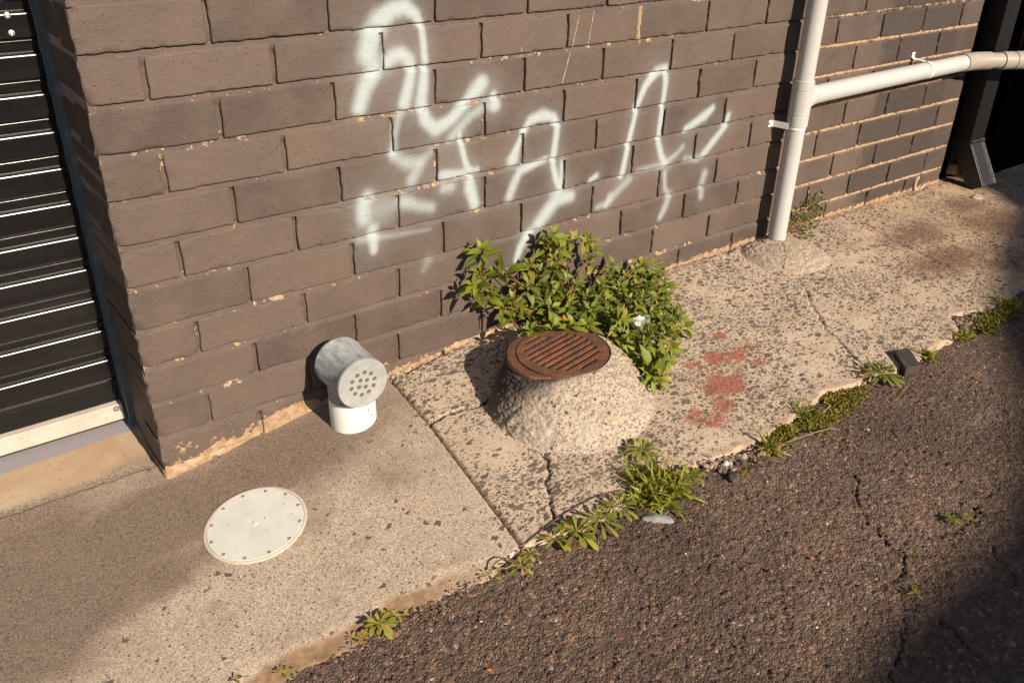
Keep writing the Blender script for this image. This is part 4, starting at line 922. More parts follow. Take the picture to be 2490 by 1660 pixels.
# neighbouring building to the south: outside the picture, its roof edge throws the shade on the right
bq = 7.0; dx_, dy_, dz_ = .10 * bq, -1.0 * bq, .57 * bq
edge_ = [(-2.5, -2.2), (-.5, -1.72)] + [tuple(on_ground(u_, v_)[:2]) for u_, v_ in ((2235, 1700), (2270, 1610), (2330, 1520), (2420, 1415), (2500, 1300), (2535, 1150), (2520, 1010), (2470, 900), (2420, 805), (2395, 720), (2388, 650), (2394, 570), (2416, 520), (2428, 492))] + [(3.17, -.10), (3.22, .6), (3.30, 2.4), (7.0, 2.4)]
edge_ = [(x_ + dx_, y_ + dy_) for x_, y_ in edge_]; zr_ = -.80 + dz_
nbld = empty('rendered_building', (2, -18, -1), 'grey rendered flat roofed building standing across the lane', 'building')
REND = simple('grey_render', (.10, .095, .09), .9, vary=.15, scale=4)
poly = [(x_, y_, -1.2) for x_, y_ in edge_] + [(12, -26, -1.2), (-2.5 + dx_, -26, -1.2)]
g = Geo(); g.prism(poly, (0, 0, zr_ - .25 + 1.2)); g.build('wall', REND, nbld, False)
poly = [(x_, y_ , zr_ - .248) for x_, y_ in edge_] + [(12.1, -26.1, zr_ - .248), (-2.6 + dx_, -26.1, zr_ - .248)]
g = Geo(); g.prism(poly, (0, 0, .248)); g.build('parapet', simple('parapet_grey', (.16, .15, .14), .8), nbld, False)
g = Geo()
for xx in (2.6, 3.3):
    pass
# ------------------------------------------------------------------ loose pieces
def rock(name, p, size, mat, seed, label=None, cat=None, group=None, sub=2, flat=.6, rot=0, ang_=.35):
    bm = bmesh.new(); bmesh.ops.create_icosphere(bm, subdivisions=sub, radius=1); rs = np.random.RandomState(seed)
    dirs = rs.randn(7, 3); dirs /= np.linalg.norm(dirs, axis=1)[:, None]; cut = rs.uniform(.55, .9, 7)
    for v in bm.verts:
        c = np.array(v.co)
        for d, q in zip(dirs, cut):
            t = c @ d
            if t > q: c = c - d * (t - q)
        v.co = c
    me = bpy.data.meshes.new(name); Mx = Matrix.Translation(p) @ Matrix.Rotation(rot, 4, 'Z') @ Matrix.Diagonal((size[0], size[1], size[2], 1)); bm.transform(Mx); bm.to_mesh(me); bm.free()
    o = add(name, me, mat); return tag(o, label, cat, group)
TILE = simple('brown_tile', (.052, .040, .036), .6, 0, .4, .25, 30, .0006, 150, dirt=((.11, .085, .07), 25, .5))
c4 = [on_ground(2174, 851, .016), on_ground(2209, 845, .016), on_ground(2240, 887, .013), on_ground(2204, 896, .013)]
bt_ = empty('broken_tile', Vector(on_ground(2206, 872)), 'dark brown broken paver lying at the kerb edge among weeds', 'broken tile')
g = Geo(); tp = [Vector(q) for q in c4]
cn_ = sum(tp, Vector()) / 4; pass
g.prism(tp, (.0, .0, -.024)); g.build('paver', TILE, bt_, False, .0016)
PALE = simple('blue_grey_stone', (.235, .235, .245), .7, 0, .4, .35, 50, .001, 90)
rock('stone', Vector(on_ground(1600, 1264, -.014)), (.037, .017, .0095), PALE, 3, 'pale blue grey flat stone in the asphalt below the largest weed clump', 'stone', None, 3, rot=-.62)
rock('stone', Vector(on_ground(1785, 1160, -.004)), (.015, .013, .013), simple('dark_stone', (.085, .075, .066), .7, vary=.3), 9, 'dark grey wedge shaped stone at the crumbling kerb right of the weed clump', 'stone', None, 2, rot=.8)
WHT = simple('white_chip', (.50, .47, .43), .6, vary=.15); ORG = simple('brick_chip', (.42, .135, .055), .8, vary=.3); GRY = simple('grey_chip', (.20, .18, .165), .7, vary=.3)
rock('stone', Vector(on_ground(1765, 1126, .000)), (.010, .008, .006), simple('bluish_white', (.45, .48, .48), .5), 12, 'pale blue white pebble on the kerb rubble', 'stone', None, 2)
for i_, (u_, v_, s_) in enumerate([(1975, 1357, 7), (1875, 1388, 9), (2323, 1312, 6), (1553, 1292, 6), (1383, 1487, 6), (1394, 1498, 5), (2160, 977, 6), (2122, 1007, 6), (2067, 1045, 7), (2060, 1070, 6), (2052, 1098, 5), (2042, 1106, 6), (1842, 1095, 5), (2240, 1012, 5), (2290, 1178, 4), (1190, 1627, 9), (1700, 1310, 6), (1802, 1314, 5), (1505, 1602, 6), (2210, 935, 5), (1345, 1585, 5), (1040, 1562, 4), (2225, 1004, 5)]):
    rock('gravel_chip', Vector(on_ground(u_, v_, -.010 + .001 * s_ * .5)), (.00062 * s_, .00045 * s_, .0003 * s_), ORG, 20 + i_, 'small orange brick chip loose on the dark asphalt', 'chip', 'orange brick chips on the asphalt', 1, rot=i_)
for i_, (u_, v_, s_) in enumerate([(2177, 1068, 8), (2110, 1043, 8), (2078, 986, 6), (2195, 917, 7), (1865, 1170, 7), (1872, 1100, 6), (1895, 1103, 5), (2007, 1095, 5), (2145, 1275, 5), (2167, 1315, 5), (1313, 1367, 7), (1170, 1510, 6), (1138, 1508, 5), (1986, 1524, 5), (2330, 842, 6), (2355, 838, 5), (1936, 1193, 6), (1710, 1180, 5), (1785, 1118, 6), (1800, 1108, 5), (2440, 489, 8), (2455, 508, 7), (1667, 1345, 5), (1755, 1349, 5), (1195, 1595, 4), (2160, 1552, 4)]):
    rock('gravel_chip', Vector(on_ground(u_, v_, -.009 + .001 * s_ * .5)), (.0006 * s_, .00045 * s_, .0003 * s_), WHT if i_ % 3 else GRY, 60 + i_, 'small pale stone chip loose on the asphalt', 'chip', 'pale stone chips on the asphalt', 1, rot=i_ * 1.7)
# crumbled edge rubble: countless
def scatter_chips(name, poly_px, n, smin, smax, mat, label, cat, seed, zoff=0.):
    rs = np.random.RandomState(seed); a_ = Acc(); pts = [on_ground(u_, v_)[:2] for u_, v_ in poly_px]; P_ = np.array(pts)
    base = bmesh.new(); bmesh.ops.create_icosphere(base, subdivisions=1, radius=1); bv = np.array([v.co[:] for v in base.verts]); bf = np.array([[v.index for v in f.verts] for f in base.faces]); base.free()
    bf = np.hstack([bf, bf[:, 2:3]]); VV = []; FF = []; c_ = 0; k_ = 0
    while c_ < n and k_ < n * 40:
        k_ += 1; t = rs.rand() * (len(P_) - 1); i = int(t); q = P_[i] + (P_[i + 1] - P_[i]) * (t - i) + rs.randn(2) * .012
        s_ = smin + (smax - smin) * rs.rand() ** 3; v = bv * (1 + .35 * rs.randn(len(bv), 1) * .6) * s_ * np.array([1, .75, .55]); a = rs.rand() * 6.28
        v = v @ np.array([[math.cos(a), -math.sin(a), 0], [math.sin(a), math.cos(a), 0], [0, 0, 1]]); v = v + [q[0], q[1], float(gz(q[0], q[1])) - .004 + s_ * .3 + zoff]
        FF += [tuple(int(x_) + len(VV) for x_ in f[:3]) for f in bf]; VV += [tuple(x_) for x_ in v]; c_ += 1
    me = bpy.data.meshes.new(name); me.from_pydata(VV, [], FF); me.update()
    return tag(add(name, me, mat), label, cat, None, 'stuff')
k = M('rubble_mix'); r = k.sep(k.vor(55, 'F1', None, 'Color')); RUB = k.bsdf(k.ramp(r[0], [(0, (.22, .16, .12)), (.3, (.10, .075, .06)), (.55, (.36, .27, .20)), (.8, (.17, .11, .08)), (.93, (.33, .14, .08))], True), .85, k.bump(k.noise(300, 4, .7), .001))
scatter_chips('rubble', [(1665, 1125), (1720, 1120), (1760, 1128), (1800, 1112), (1840, 1098), (1900, 1085)], 420, .0012, .0085, RUB, 'crumbled concrete rubble along the broken kerb edge', 'rubble', 4)
scatter_chips('grit', [(1110, 1440), (1160, 1415), (1080, 1470), (1000, 1500), (900, 1560), (850, 1580)], 300, .0008, .0035, RUB, 'reddish grit washed along the driveway edge', 'grit', 5)
scatter_chips('debris', [(960, 925), (1000, 905), (1060, 875), (1120, 845), (1165, 815), (1210, 790)], 260, .0008, .0045, RUB, 'crumbs of mortar in the gap at the wall foot', 'debris', 6, .003)
scatter_chips('debris', [(1640, 655), (1700, 640), (1780, 610), (1990, 545), (2060, 520), (2130, 500), (2200, 480), (2290, 450)], 300, .0010, .0060, RUB, 'crumbs of mortar at the wall foot beside the white pipe', 'debris', 7, .003)
scatter_chips('rubble', [(2318, 770), (2340, 800), (2380, 770), (2330, 780), (2360, 790), (2300, 830)], 220, .0015, .0090, RUB, 'broken concrete rubble at the shaded kerb corner on the right', 'rubble', 8)
fr1 = on_ground(2376, 478, .004); g = Geo(); n_ = 18
V0 = [Vector((fr1[0], fr1[1], fr1[2])) + Vector((.030 * math.cos(math.pi * (1 + i / n_) + .2), .030 * math.sin(math.pi * (1 + i / n_) + .2) + .01, .002)) for i in range(n_ + 1)]
g.prism(V0, (0, .001, -.006)); tag(g.build('shard', simple('cream_ceramic', (.50, .41, .30), .5, vary=.06), None, False, .0008), 'cream half round ceramic shard lying under the downpipe shoe', 'shard')
g = Geo(); g.prism([on_wall(2322, 405, -.004) * [1, 1, 1], on_wall(2330, 400, -.010), on_wall(2336, 430, -.022), on_wall(2316, 424, -.012)], (.006, .03, -.004)); tag(g.build('brick_fragment', simple('cream_render', (.46, .30, .18), .9, vary=.25), None, False, .001), 'cream chunk of broken brick behind the downpipe shoe', 'brick fragment')
ps = on_wall(2217, 462, 0); g = Geo(); C_ = Vector((2.842, .0, -.735))

arcp = [(math.cos(math.radians(t)), math.sin(math.radians(t))) for t in np.linspace(120, 345, 28)]
V = []; F = []
for i_, (c_, s_) in enumerate(arcp):
    for rr_, yy_ in ((.026, .003), (.026, -.010), (.036, -.010), (.036, .003)): V.append(C_ + Vector((c_ * rr_, yy_, s_ * rr_)))
for i_ in range(len(arcp) - 1):
    for j_ in range(4): F.append((i_ * 4 + j_, i_ * 4 + (j_ + 1) % 4, i_ * 4 + 4 + (j_ + 1) % 4, i_ * 4 + 4 + j_))
F += [(0, 1, 2, 3), tuple(len(V) - 4 + q for q in (3, 2, 1, 0))]; g.put(V, F)
tag(g.build('pipe_stub', simple('pale_clay', (.43, .33, .235), .7, vary=.12), None, True, .0008), 'broken pale clay pipe rim poking from the wall foot near the downpipe', 'pipe stub')
# scrap of white paper caught in the bush
def paper():
    p0 = Vector(on_ground(1556, 786, .060)); X_, Y_ = np.meshgrid(np.linspace(-1, 1, 14), np.linspace(-1, 1, 10), indexing='ij')
    V = np.stack([X_ * .021 + .005 * np.sin(Y_ * 3), Y_ * .014 + .006 * np.sin(X_ * 4), .012 * np.sin(X_ * 5 + Y_ * 3) + .010 * (fbm(X_ * 3 + 5, Y_ * 3 + 5, 4) - .5) * 2 + .012 * np.abs(Y_)], -1).reshape(-1, 3)
    Rm = np.array(Matrix.Rotation(-.5, 3, 'Z') @ Matrix.Rotation(.55, 3, 'X')); V = V @ Rm.T + np.array(p0)
    return tag(add('paper_scrap', np_mesh('paper_scrap', V, gridF(14, 10), None, False), simple('paper_white', (.80, .79, .76), .7, vary=.02, bumpd=0)), 'crumpled white paper scrap caught low in the leafy bush', 'litter')
paper()
# ------------------------------------------------------------------ plants
def leaf_mat(name, lo, hi, mid, trans=.30, rough=.42):
    k = M(name); t = k.attr('tint'); c = k.mix(t, lo, hi); c = k.mix(k.math('MULTIPLY', k.step(k.attr('mid'), .78, .98), .55), c, mid)
    c = k.mix(k.math('MULTIPLY', k.step(k.noise(160, 3, .6), .45, .7), .25), c, lo)
    v = k.attr('yel'); c = k.mix(v, c, (.42, .26, .045))
    return k.bsdf(c, rough, k.bump(k.noise(300, 3, .6), .0005), 0, .45, trans)
LEAF = leaf_mat('pellitory_leaf', (.045, .078, .007), (.235, .268, .018), (.32, .34, .08), .30, .5)
ROSE = leaf_mat('weed_leaf', (.125, .150, .022), (.36, .355, .060), (.40, .40, .10))
GRAS = leaf_mat('grass_blade', (.13, .155, .014), (.34, .34, .040), (.35, .34, .08), .35)
MOSS = leaf_mat('moss_green', (.075, .085, .008), (.23, .215, .024), (.2, .18, .04), .2, .7)
PROF = [(0, .05), (.08, .30), (.22, .80), (.38, 1.), (.55, .88), (.72, .56), (.87, .22), (1, .0)]
SPAT = [(0, .10), (.2, .16), (.4, .34), (.6, .78), (.76, 1.), (.88, .82), (.96, .42), (1, .05)]
BLADE = [(0, .8), (.25, 1.), (.5, .9), (.75, .6), (1, .0)]
def norm(v): return v / (np.linalg.norm(v) + 1e-12)
def leaf(a_, P, d, up, L, W, prof, curl=.5, fold=.35, tint=.5, yel=0., tooth=0):
    d = norm(np.array(d, float)); up = np.array(up, float); up = norm(up - d * (up @ d)); s = np.cross(d, up); n = len(prof); V = []; mid = []
    pos = np.array(P, float); dd = d.copy(); uu_ = up.copy(); pt = 0
    for i, (t, w_) in enumerate(prof):
        st = (t - pt) * L; ang_ = curl * (t - pt); c, si = math.cos(ang_), math.sin(ang_)
        dd, uu_ = dd * c - uu_ * si, uu_ * c + dd * si; pos = pos + dd * st; pt = t
        ww = w_ * W * .5 * (1 + (tooth * (1 if i % 2 else -1))); f_ = fold
        V += [pos - s * ww * math.cos(f_) + uu_ * ww * math.sin(f_), pos, pos + s * ww * math.cos(f_) + uu_ * ww * math.sin(f_)]; mid += [0, 1, 0]
    F = []
    for i in range(n - 1):
        b = i * 3; F += [(b, b + 3, b + 4, b + 1), (b + 1, b + 4, b + 5, b + 2)]
    a_.put(V, F, mid=mid, tint=tint, yel=yel)
def sun_up(rs, k=.35): return norm(np.array([0, -.45, 1.]) + rs.randn(3) * k)
STEM = simple('reddish_stem', (.20, .095, .045), .6, vary=.3, bumpd=0)
# --- the leafy bush behind the grate
bp = on_ground(1345, 770, 0); root = np.array([1.02, -.03, float(gz(1.02, -.03))])
bush = empty('pellitory_bush', Vector(root), 'leafy bright green bush of pointed leaves growing from the wall foot over the rusty grate', 'bush')
rs = np.random.RandomState(21); la = Acc(); st = Geo(); fl = Acc()
def tuft_pos(u, v, h):
    p = on_ground(u, v, h)
    if p[1] > -.045: p = on_wall(u, v, -.045 - .03 * rs.rand())
    return p
def tuft(p, axis, size, n, spread=1., yel=0.):
    axis = norm(axis); a0 = rs.rand() * 6.28
    o = norm(np.cross(axis, [0.3, .2, 1.])); o2 = np.cross(axis, o)
    for i in range(n):
        t = i / max(1, n - 1); a = a0 + i * 2.4 + rs.randn() * .25
        rad = o * math.cos(a) + o2 * math.sin(a); el = (1 - t) * .25 + t * 1.15          # outer ones flat, inner ones upright
        d = norm(rad * math.cos(el) + axis * math.sin(el) + rs.randn(3) * .08); L = size * (1.0 - .55 * t) * rs.uniform(.8, 1.15)
        base = p - axis * size * .55 * (1 - t) + rad * size * .06
        leaf(la, base, d, axis + .25 * rad + .2 * np.array([0, -.5, .8]), L, L * rs.uniform(.40, .52), PROF, rs.uniform(.2, 1.1), rs.uniform(.15, .5), np.clip(rs.normal(.5 + .25 * t, .25), 0, 1), yel if rs.rand() < .1 else 0)
BIG = [(1170, 606, .05, 1.25), (1205, 655, .05, 1.3), (1165, 655, .05, 1.1), (1150, 690, .05, 1.2), (1180, 715, .06, 1.1), (1248, 725, .07, 1.2), (1215, 745, .07, .9), (1256, 758, .08, 1.),
 (1347, 566, .05, 1.0), (1330, 590, .05, 1.1), (1366, 596, .05, .9), (1398, 575, .05, 1.1), (1428, 580, .05, .95), (1415, 610, .05, 1.1), (1445, 600, .05, .8), (1290, 640, .05, .9), (1350, 625, .05, 1.1), (1438, 632, .05, .8), (1318, 662, .06, 1.1), (1355, 668, .06, 1.2), (1288, 690, .06, 1.2), (1330, 705, .07, 1.2), (1380, 690, .07, 1.1), (1410, 668, .06, 1.),
 (1300, 735, .09, 1.2), (1345, 745, .09, 1.2), (1390, 735, .09, 1.1), (1430, 715, .08, 1.0), (1462, 690, .08, .9), (1440, 750, .09, 1.1), (1480, 725, .08, 1.), (1310, 778, .11, 1.25), (1352, 792, .12, 1.2), (1290, 800, .11, 1.), (1395, 788, .12, 1.15), (1432, 785, .11, 1.1), (1460, 800, .10, 1.0), (1272, 770, .10, 1.),
 (1478, 655, .06, .7), (1500, 648, .06, .75), (1520, 668, .06, .7), (1545, 655, .05, .75), (1560, 642, .05, .9), (1575, 668, .05, .8), (1598, 640, .05, .95), (1612, 655, .05, .9), (1590, 690, .05, .8), (1615, 690, .05, .9), (1550, 690, .06, .75), (1510, 700, .07, .8), (1530, 725, .07, .85), (1565, 720, .06, .85), (1600, 720, .06, 1.), (1625, 735, .05, 1.0), (1490, 760, .09, .95), (1515, 780, .09, 1.2), (1552, 750, .08, .9), (1585, 760, .07, .9), (1612, 770, .06, .95), (1655, 765, .05, 1.2), (1665, 790, .05, 1.1), (1640, 800, .05, .9), (1622, 815, .05, 1.), (1530, 815, .07, .8), (1588, 800, .05, .85), (1500, 825, .06, .85), (1518, 840, .05, .7),
 (1575, 845, .06, .9), (1560, 868, .06, 1.15), (1545, 895, .05, 1.2), (1610, 870, .06, 1.15), (1600, 895, .06, 1.2), (1625, 880, .05, 1.2), (1590, 925, .05, 1.45), (1612, 915, .05, 1.1), (1632, 845, .05, .8), (1575, 905, .05, .9)]
for u_, v_, h_, s_ in BIG:
    if 1270 < u_ < 1470 and v_ > 600 and rs.rand() < .15: continue
    p = tuft_pos(u_, v_, h_); view = norm(CAM - p); ax_ = norm(np.array([0, -.35, .75]) + .35 * view + rs.randn(3) * .28)
    if v_ > 830: ax_ = norm(np.array([-.1, -.9, .35]) + rs.randn(3) * .25)
    if u_ < 1270: ax_ = norm(np.array([-.45, -.35, .75]) + rs.randn(3) * .25)
    tuft(p, ax_, (.050 if u_ < 1275 else .045) * s_, int(rs.randint(7, 10)), 1., .5)
    r0 = root + np.array([rs.uniform(-.10, .12), -abs(rs.randn()) * .02, 0]) if v_ < 830 else np.array([1.13, -.22, -.77])
    mid_ = (r0 + p) / 2 + np.array([0, -.02, -.015]) + rs.randn(3) * .008
    path = [(1 - t) ** 2 * r0 + 2 * t * (1 - t) * mid_ + t * t * p for t in np.linspace(0, 1, 8)]
    st.tube([tuple(q) for q in path], [.0016] * 4 + [.0013] * 3 + [.0010], 5, False)
    for t in (.6, .85):        # leaves and pale flower clusters along each stem
        q = (1 - t) ** 2 * r0 + 2 * t * (1 - t) * mid_ + t * t * p
        for k_ in range(2):
            d = norm(rs.randn(3) + np.array([0, -.4, .4])); leaf(la, q, d, sun_up(rs), .026 * s_ * rs.uniform(.7, 1.2), .012 * s_, PROF, rs.uniform(.2, 1.2), .3, rs.uniform(.05, .6), .8 if rs.rand() < .05 else 0)
        for k_ in range(5):
            leaf(fl, q + rs.randn(3) * .004, rs.randn(3), sun_up(rs), .0042, .0034, PROF[1:], .3, .2, rs.rand(), rs.uniform(.3, 1.))
hull = [(1290, 750), (1300, 680), (1340, 640), (1400, 640), (1450, 680), (1600, 650), (1625, 700), (1660, 790), (1640, 820), (1520, 850), (1480, 800), (1380, 790), (1280, 780)]
HX = np.array(hull, float)
cnt = 0
while cnt < 430:
    u_, v_ = rs.uniform(1200, 1670), rs.uniform(590, 860)
    if sdf(np.array(u_), np.array(v_), hull) < 4: continue
    if u_ < 1450 and rs.rand() < .72: continue
    p = tuft_pos(u_, v_, rs.uniform(.015, .07)); cnt += 1; sz = .021 if u_ > 1440 else .030
    for k_ in range(3):
        d = norm(rs.randn(3) * np.array([1, 1, .6]) + np.array([0, -.25, .25])); leaf(la, p + rs.randn(3) * .006, d, sun_up(rs, .5), sz * rs.uniform(.6, 1.2), sz * .5 * rs.uniform(.8, 1.1), PROF, rs.uniform(0, 1.3), rs.uniform(.1, .5), rs.uniform(0, .45), .7 if rs.rand() < .04 else 0)
    if rs.rand() < .5:
        for k_ in range(4): leaf(fl, p + rs.randn(3) * .004, rs.randn(3), sun_up(rs), .0040, .0032, PROF[1:], .3, .2, rs.rand(), rs.uniform(.2, 1.))
add('leaves', la.mesh('leaves'), LEAF, bush)
st.build('stems', STEM, bush)
FLW = leaf_mat('flower_cluster', (.22, .16, .04), (.36, .27, .07), (.4, .3, .1), .2)
add('flower_clusters', fl.mesh('flower_clusters', False), FLW, bush)

def rosette(name, u, v, R_, n, prof, label, cat='weed', mat=ROSE, wr=.24, el=(.10, .95), h=.006, group=None, tl=(.2, .9), yel=.05, seed=0, curl=.5, heart=True):
    rs_ = np.random.RandomState(seed + int(u)); a_ = Acc(); p = on_ground(u, v, h)
    for i in range(n):
        t = i / max(1, n - 1); a = i * 2.399 + rs_.randn() * .15; e = el[0] + (el[1] - el[0]) * t * t + rs_.randn() * .08
        d = np.array([math.cos(a) * math.cos(e), math.sin(a) * math.cos(e), math.sin(e)]); L = R_ * 1.06 * (1 - .45 * t) * rs_.uniform(.8, 1.12)
        leaf(a_, p + d * .001, d, [0, 0, 1], L, L * wr * rs_.uniform(.85, 1.15), prof, curl * rs_.uniform(.5, 1.4), .22, np.clip(rs_.uniform(*tl), 0, 1), rs_.uniform(.5, 1) if rs_.rand() < yel else 0, .10 if prof is SPAT else 0)
    o = add(name, a_.mesh(name), mat); return tag(o, label, cat, group)
def grassy(name, spots, label, cat='grass tuft', mat=GRAS, seed=0, L=(.02, .05), W=.0024, n=60, spread=.012, tl=(0, 1), yel=.12, lean=.9, group=None, kind=None):
    rs_ = np.random.RandomState(seed); a_ = Acc()
    for (u, v, k_) in spots:
        p0 = on_ground(u, v, -.002)
        for i in range(int(n * k_)):
            p = p0 + np.array([rs_.randn() * spread, rs_.randn() * spread * .7, 0]); p[2] = float(gz(p[0], p[1])) - .006
            d = norm(np.array([rs_.randn() * lean, rs_.randn() * lean, 1.0])); l_ = rs_.uniform(*L)
            leaf(a_, p, d, norm(np.array([rs_.randn(), rs_.randn(), .6])), l_, W * rs_.uniform(.7, 1.4), BLADE, rs_.uniform(.2, 1.6), .3, rs_.uniform(*tl), rs_.uniform(.4, 1) if rs_.rand() < yel else 0)
    o = add(name, a_.mesh(name), mat); return tag(o, label, cat, group, kind)
# --- weeds along the kerb
rosette('rosette_weed', 1562, 1094, .044, 26, SPAT, 'single star shaped green weed standing on the pale concrete below the grate', el=(.2, 1.0), h=.012, wr=.26)
rosette('rosette_weed', 1402, 1290, .052, 26, SPAT, 'large leaf weed rosette at the left end of the row of kerb weeds', wr=.30, h=.008)
rosette('rosette_weed', 1352, 1312, .036, 16, SPAT, 'small yellowish weed rosette tucked left of the big leafed rosette', wr=.26, tl=(.5, 1), yel=.25)
rosette('rosette_weed', 1458, 1263, .048, 30, SPAT, 'narrow leafed star shaped weed second in the row of kerb weeds', wr=.17, h=.010, tl=(.1, .7))
rosette('rosette_weed', 1508, 1232, .048, 30, SPAT, 'dense weed rosette in the kerb row touching the grassy clump', wr=.20, h=.010)
rosette('rosette_weed', 1548, 1212, .034, 18, SPAT, 'weed rosette with reddish stalks under the grassy clump front', wr=.18, tl=(.2, .7), yel=.2)
rosette('rosette_weed', 1676, 1158, .040, 22, SPAT, 'blue green broad leafed weed at the right end of the grassy clump', wr=.32, h=.012, tl=(.2, .6))
rosette('rosette_weed', 1640, 1185, .045, 22, SPAT, 'leafy weed spilling onto the asphalt beside the grassy clump', wr=.20, h=.010, tl=(.4, 1))
grassy('grass_clump', [(1560, 1178, 1), (1585, 1190, 1.5), (1610, 1195, 1.5), (1640, 1185, 1.), (1580, 1215, 1.), (1620, 1215, 1.), (1560, 1150, .7), (1600, 1165, 1.)], 'largest bright green grassy clump on the kerb below the grate', n=70, L=(.025, .062), W=.0056, spread=.013, seed=3, tl=(.2, 1), lean=.95)
rosette('rosette_weed', 1268, 1376, .033, 12, SPAT, 'bright green weed where the slab joint meets the asphalt', wr=.34, h=.008, tl=(.5, 1), curl=.8)
rosette('rosette_weed', 1288, 1345, .022, 12, SPAT, 'little yellow green weed at the tip of the slab joint', wr=.36, tl=(.6, 1), yel=.3)
rosette('rosette_weed', 1196, 1398, .023, 7, SPAT, 'five leafed small weed beside a curled dry stalk', wr=.34, tl=(.6, 1), el=(.15, .6))
rosette('rosette_weed', 922, 1516, .037, 24, SPAT, 'yellow green rosette weed at the brown driveway edge', wr=.34, h=.008, tl=(.65, 1), yel=.12)
rosette('rosette_weed', 966, 1497, .020, 8, SPAT, 'sprig of small leaves right of the yellow green rosette', wr=.36, tl=(.5, 1))
rosette('rosette_weed', 868, 1552, .016, 9, SPAT, 'tiny yellow weed left of the yellow green rosette', wr=.36, tl=(.8, 1), yel=.5)
rosette('rosette_weed', 694, 1636, .018, 9, SPAT, 'tiny yellowish weed at the bottom edge of the driveway', wr=.3, tl=(.8, 1), yel=.4)
rosette('rosette_weed', 573, 1652, .016, 5, PROF, 'tiny dark green seedling on the slab at the bottom edge', wr=.4, tl=(0, .3))
rosette('rosette_weed', 2146, 912, .060, 34, SPAT, 'dark green dandelion like weed left of the broken paver', wr=.17, tl=(0, .55), h=.010, yel=.15)
rosette('rosette_weed', 2128, 902, .055, 16, SPAT, 'shaded deep green weed leaves behind the dandelion like weed', wr=.2, tl=(0, .3), h=.012)
grassy('grass_tuft', [(2252, 862, 1), (2262, 868, .8)], 'small spiky olive tuft right of the broken paver', n=34, L=(.02, .045), W=.0034, spread=.006, seed=5, tl=(.3, .9))
grassy('grass_tuft', [(2338, 818, 1), (2346, 822, .8)], 'small dark green tuft at the crumbled kerb corner', n=40, L=(.02, .042), W=.0034, spread=.008, seed=6, tl=(.1, .8))
grassy('grass_tuft', [(1868, 1085, 1), (1876, 1092, 1)], 'spiky bright green tuft at the left end of the mossy strip', n=34, L=(.025, .055), W=.0046, spread=.007, seed=7, tl=(.4, 1))
grassy('moss_patch', [(1900, 1040, 1), (1915, 1050, 1), (1890, 1062, 1), (1905, 1070, .8)], 'yellow green moss cushion beside the spiky kerb tuft', 'moss', MOSS, 8, (.006, .018), .0050, 260, .011, (.4, 1), .2, 1.4)
grassy('moss_patch', [(1965, 1000, 1), (1980, 1015, 1.2), (2000, 1020, 1.2), (1990, 1035, 1), (2020, 1010, .9), (1960, 1025, .8)], 'mossy green mat on the kerb between the tuft and the paver', 'moss', MOSS, 9, (.005, .016), .0040, 330, .013, (.1, .9), .15, 1.5)
grassy('moss_patch', [(2030, 970, 1), (2055, 960, 1.2), (2060, 980, 1), (2045, 990, 1), (2085, 955, .8)], 'olive brown moss mat above the mossy kerb strip', 'moss', MOSS, 10, (.005, .015), .0036, 330, .014, (0, .7), .3, 1.5)
grassy('grass_tuft', [(1940, 1000, 1), (1946, 1008, .8)], 'thin dark blades standing at the kerb notch', n=22, L=(.03, .06), W=.0022, spread=.005, seed=11, tl=(0, .4))
grassy('moss_patch', [(2400, 775, 1), (2420, 765, 1), (2380, 785, 1), (2440, 760, 1), (2395, 795, .8)], 'mossy grass mat half in shade at the far right kerb', 'moss', MOSS, 12, (.010, .026), .0040, 240, .018, (0, .7), .15, 1.3)
grassy('grass_tuft', [(2450, 745, 1), (2440, 738, 1), (2465, 750, 1)], 'shaded dark grass tuft at the right picture edge', n=60, L=(.02, .05), W=.0030, spread=.02, seed=13, tl=(0, .5))
for i_, (u, v, R_, n_, lab) in enumerate([(2315, 1262, .030, 16, 'sparse weed in the upper asphalt crack near the right edge'), (2348, 1255, .026, 12, 'sparse weed sprig at the crack fork right of another sprig'), (2224, 1442, .026, 10, 'thin three armed weed in the lower asphalt crack'), (2220, 1420, .018, 7, 'tiny seedling just above the three armed weed'), (2228, 1348, .016, 9, 'tiny moss like weed at the crack junction'), (2458, 1382, .014, 10, 'tiny olive weed at the far right crack'), (1862, 1078, .02, 6, 'small leafy sprout under the mossy kerb strip'), (1812, 1152, .020, 12, 'pale brownish weed beside the dark wedge stone')]):
    rosette('crack_weed', u, v, R_ * .72, n_, PROF, lab, 'weed', ROSE, .26, (.1, .8), .000, None, (.0, .55), .25, 40 + i_)
grassy('crack_weed', [(536, 1110, 1)], 'speck of yellow green moss at the foot of the wall near the driveway corner', 'weed', MOSS, 33, (.004, .009), .003, 40, .006, (.6, 1), .3, 1.2)
grassy('crack_weed', [(2132, 480, 1), (2138, 476, .8)], 'small green sprout at the wall foot between pipe and downpipe', 'weed', MOSS, 34, (.008, .022), .006, 40, .012, (.2, .8), .2, 1.)
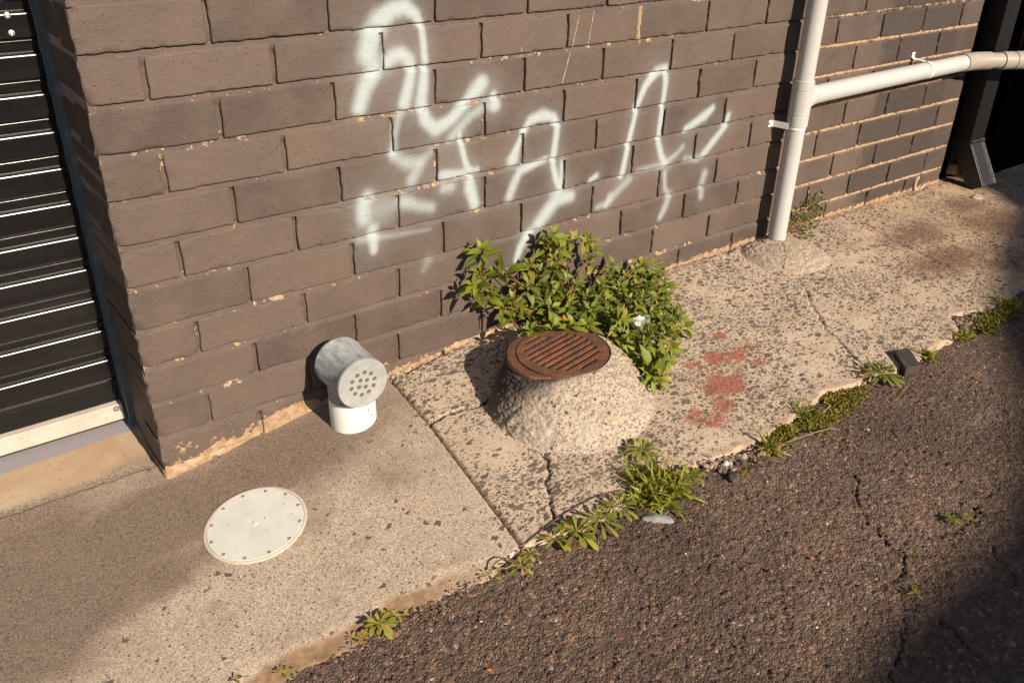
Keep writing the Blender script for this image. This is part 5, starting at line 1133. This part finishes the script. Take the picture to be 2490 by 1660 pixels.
# small leafed weed beside the white pipe
wp = empty('wall_weed', Vector(on_ground(1975, 560)), 'small leafed green weed growing at the wall right beside the white pipe', 'weed'); la2 = Acc(); s2_ = Geo(); rs = np.random.RandomState(5)
WR = np.array([2.02, -.012, -.755])
for (u, v, n_, y_) in [(1975, 490, 16, -.02), (1990, 482, 14, -.02), (2000, 498, 14, -.03), (1965, 500, 14, -.02), (1985, 508, 16, -.03), (1925, 505, 12, -.02), (1918, 520, 12, -.03), (1930, 515, 10, -.03), (1950, 530, 16, -.04), (1965, 535, 18, -.05), (1975, 545, 18, -.06), (1955, 548, 14, -.06), (1985, 530, 14, -.05), (1972, 558, 14, -.07), (1962, 566, 12, -.08), (1915, 540, 14, -.04), (1925, 532, 12, -.04), (1940, 520, 12, -.03), (1996, 512, 8, -.03)]:
    p = on_wall(u, v, y_)
    for k_ in range(n_):
        q = p + rs.randn(3) * np.array([.014, .010, .012]); q[2] = max(q[2], float(gz(q[0], q[1])) + .003); q[1] = min(q[1], -.006)
        leaf(la2, q, norm(rs.randn(3) + [0, -.5, .3]), sun_up(rs, .6), rs.uniform(.008, .016), rs.uniform(.007, .012), PROF, rs.uniform(0, 1), .2, rs.uniform(0, .9), .8 if rs.rand() < .16 else 0)
    if p[2] < gz(p[0], p[1]): p = p * 1.; 
    s2_.tube([tuple(WR), tuple((WR + p) / 2 + [0, -.01, .01]), tuple(p)], [.0014, .001, .0008], 5, False)
add('leaves', la2.mesh('leaves'), leaf_mat('wall_weed_leaf', (.060, .085, .016), (.16, .175, .04), (.22, .21, .08)), wp); s2_.build('stems', STEM, wp)
# dry stalks and grass lying about
DRY = simple('dry_stalk', (.26, .17, .095), .7, vary=.3, bumpd=0); DRYD = simple('dark_stalk', (.11, .055, .032), .7, vary=.3, bumpd=0)
def stalk(pts, r, mat, label, hs=None):
    P_ = [on_ground(u, v, (hs[i] if hs else .003)) for i, (u, v) in enumerate(pts)]; P_ = np.array(P_); T = np.linspace(0, len(P_) - 1, 26)
    Q = np.stack([np.interp(T, np.arange(len(P_)), P_[:, k_]) for k_ in range(3)], 1)
    for _ in range(3): Q[1:-1] = (Q[:-2] + 2 * Q[1:-1] + Q[2:]) / 4
    g = Geo(); g.tube([tuple(q) for q in Q], r, 6); return tag(g.build('dry_stalk', mat), label, 'stalk')
stalk([(1268, 1330), (1300, 1302), (1350, 1262), (1400, 1232), (1450, 1205), (1515, 1190)], .0014, DRYD, 'long dark dry stalk curving along the concrete above the row of weeds')
stalk([(1192, 1385), (1205, 1365), (1230, 1355), (1252, 1362), (1258, 1372)], .0014, DRYD, 'curled dark dry stalk looping beside the five leafed weed', [.002, .012, .016, .012, .004])
stalk([(1205, 1378), (1225, 1382), (1245, 1375), (1250, 1362)], .0012, DRY, 'short pale dry stalk under the curled dark one')
stalk([(1910, 1075), (1950, 1062), (1990, 1048), (2025, 1040), (2042, 1046)], .0013, DRY, 'pale dry grass stalk arching over the asphalt below the moss', [.003, .012, .016, .008, .003])
stalk([(2000, 1005), (2012, 992), (2018, 985)], .0019, DRY, 'short pale twig lying on the mossy kerb strip', [.014, .016, .016])
stalk([(2094, 930), (2110, 938), (2128, 946)], .0013, DRY, 'pale twig under the dandelion like weed', [.004, .003, .003])
stalk([(2240, 885), (2255, 900), (2290, 915)], .0009, DRYD, 'thin reddish stalk trailing from the broken paver')
stalk([(912, 1500), (905, 1525), (898, 1545)], .0011, DRY, 'dry straw on the asphalt below the yellow green rosette', [.002, .002, .002])
stalk([(1495, 1155), (1525, 1170), (1545, 1190)], .0008, DRY, 'thin dry blade beside the grassy clump', [.02, .012, .006])
stalk([(1645, 1105), (1625, 1130), (1608, 1150)], .0009, DRY, 'thin dry grass stem leaning above the grassy clump', [.03, .02, .01])
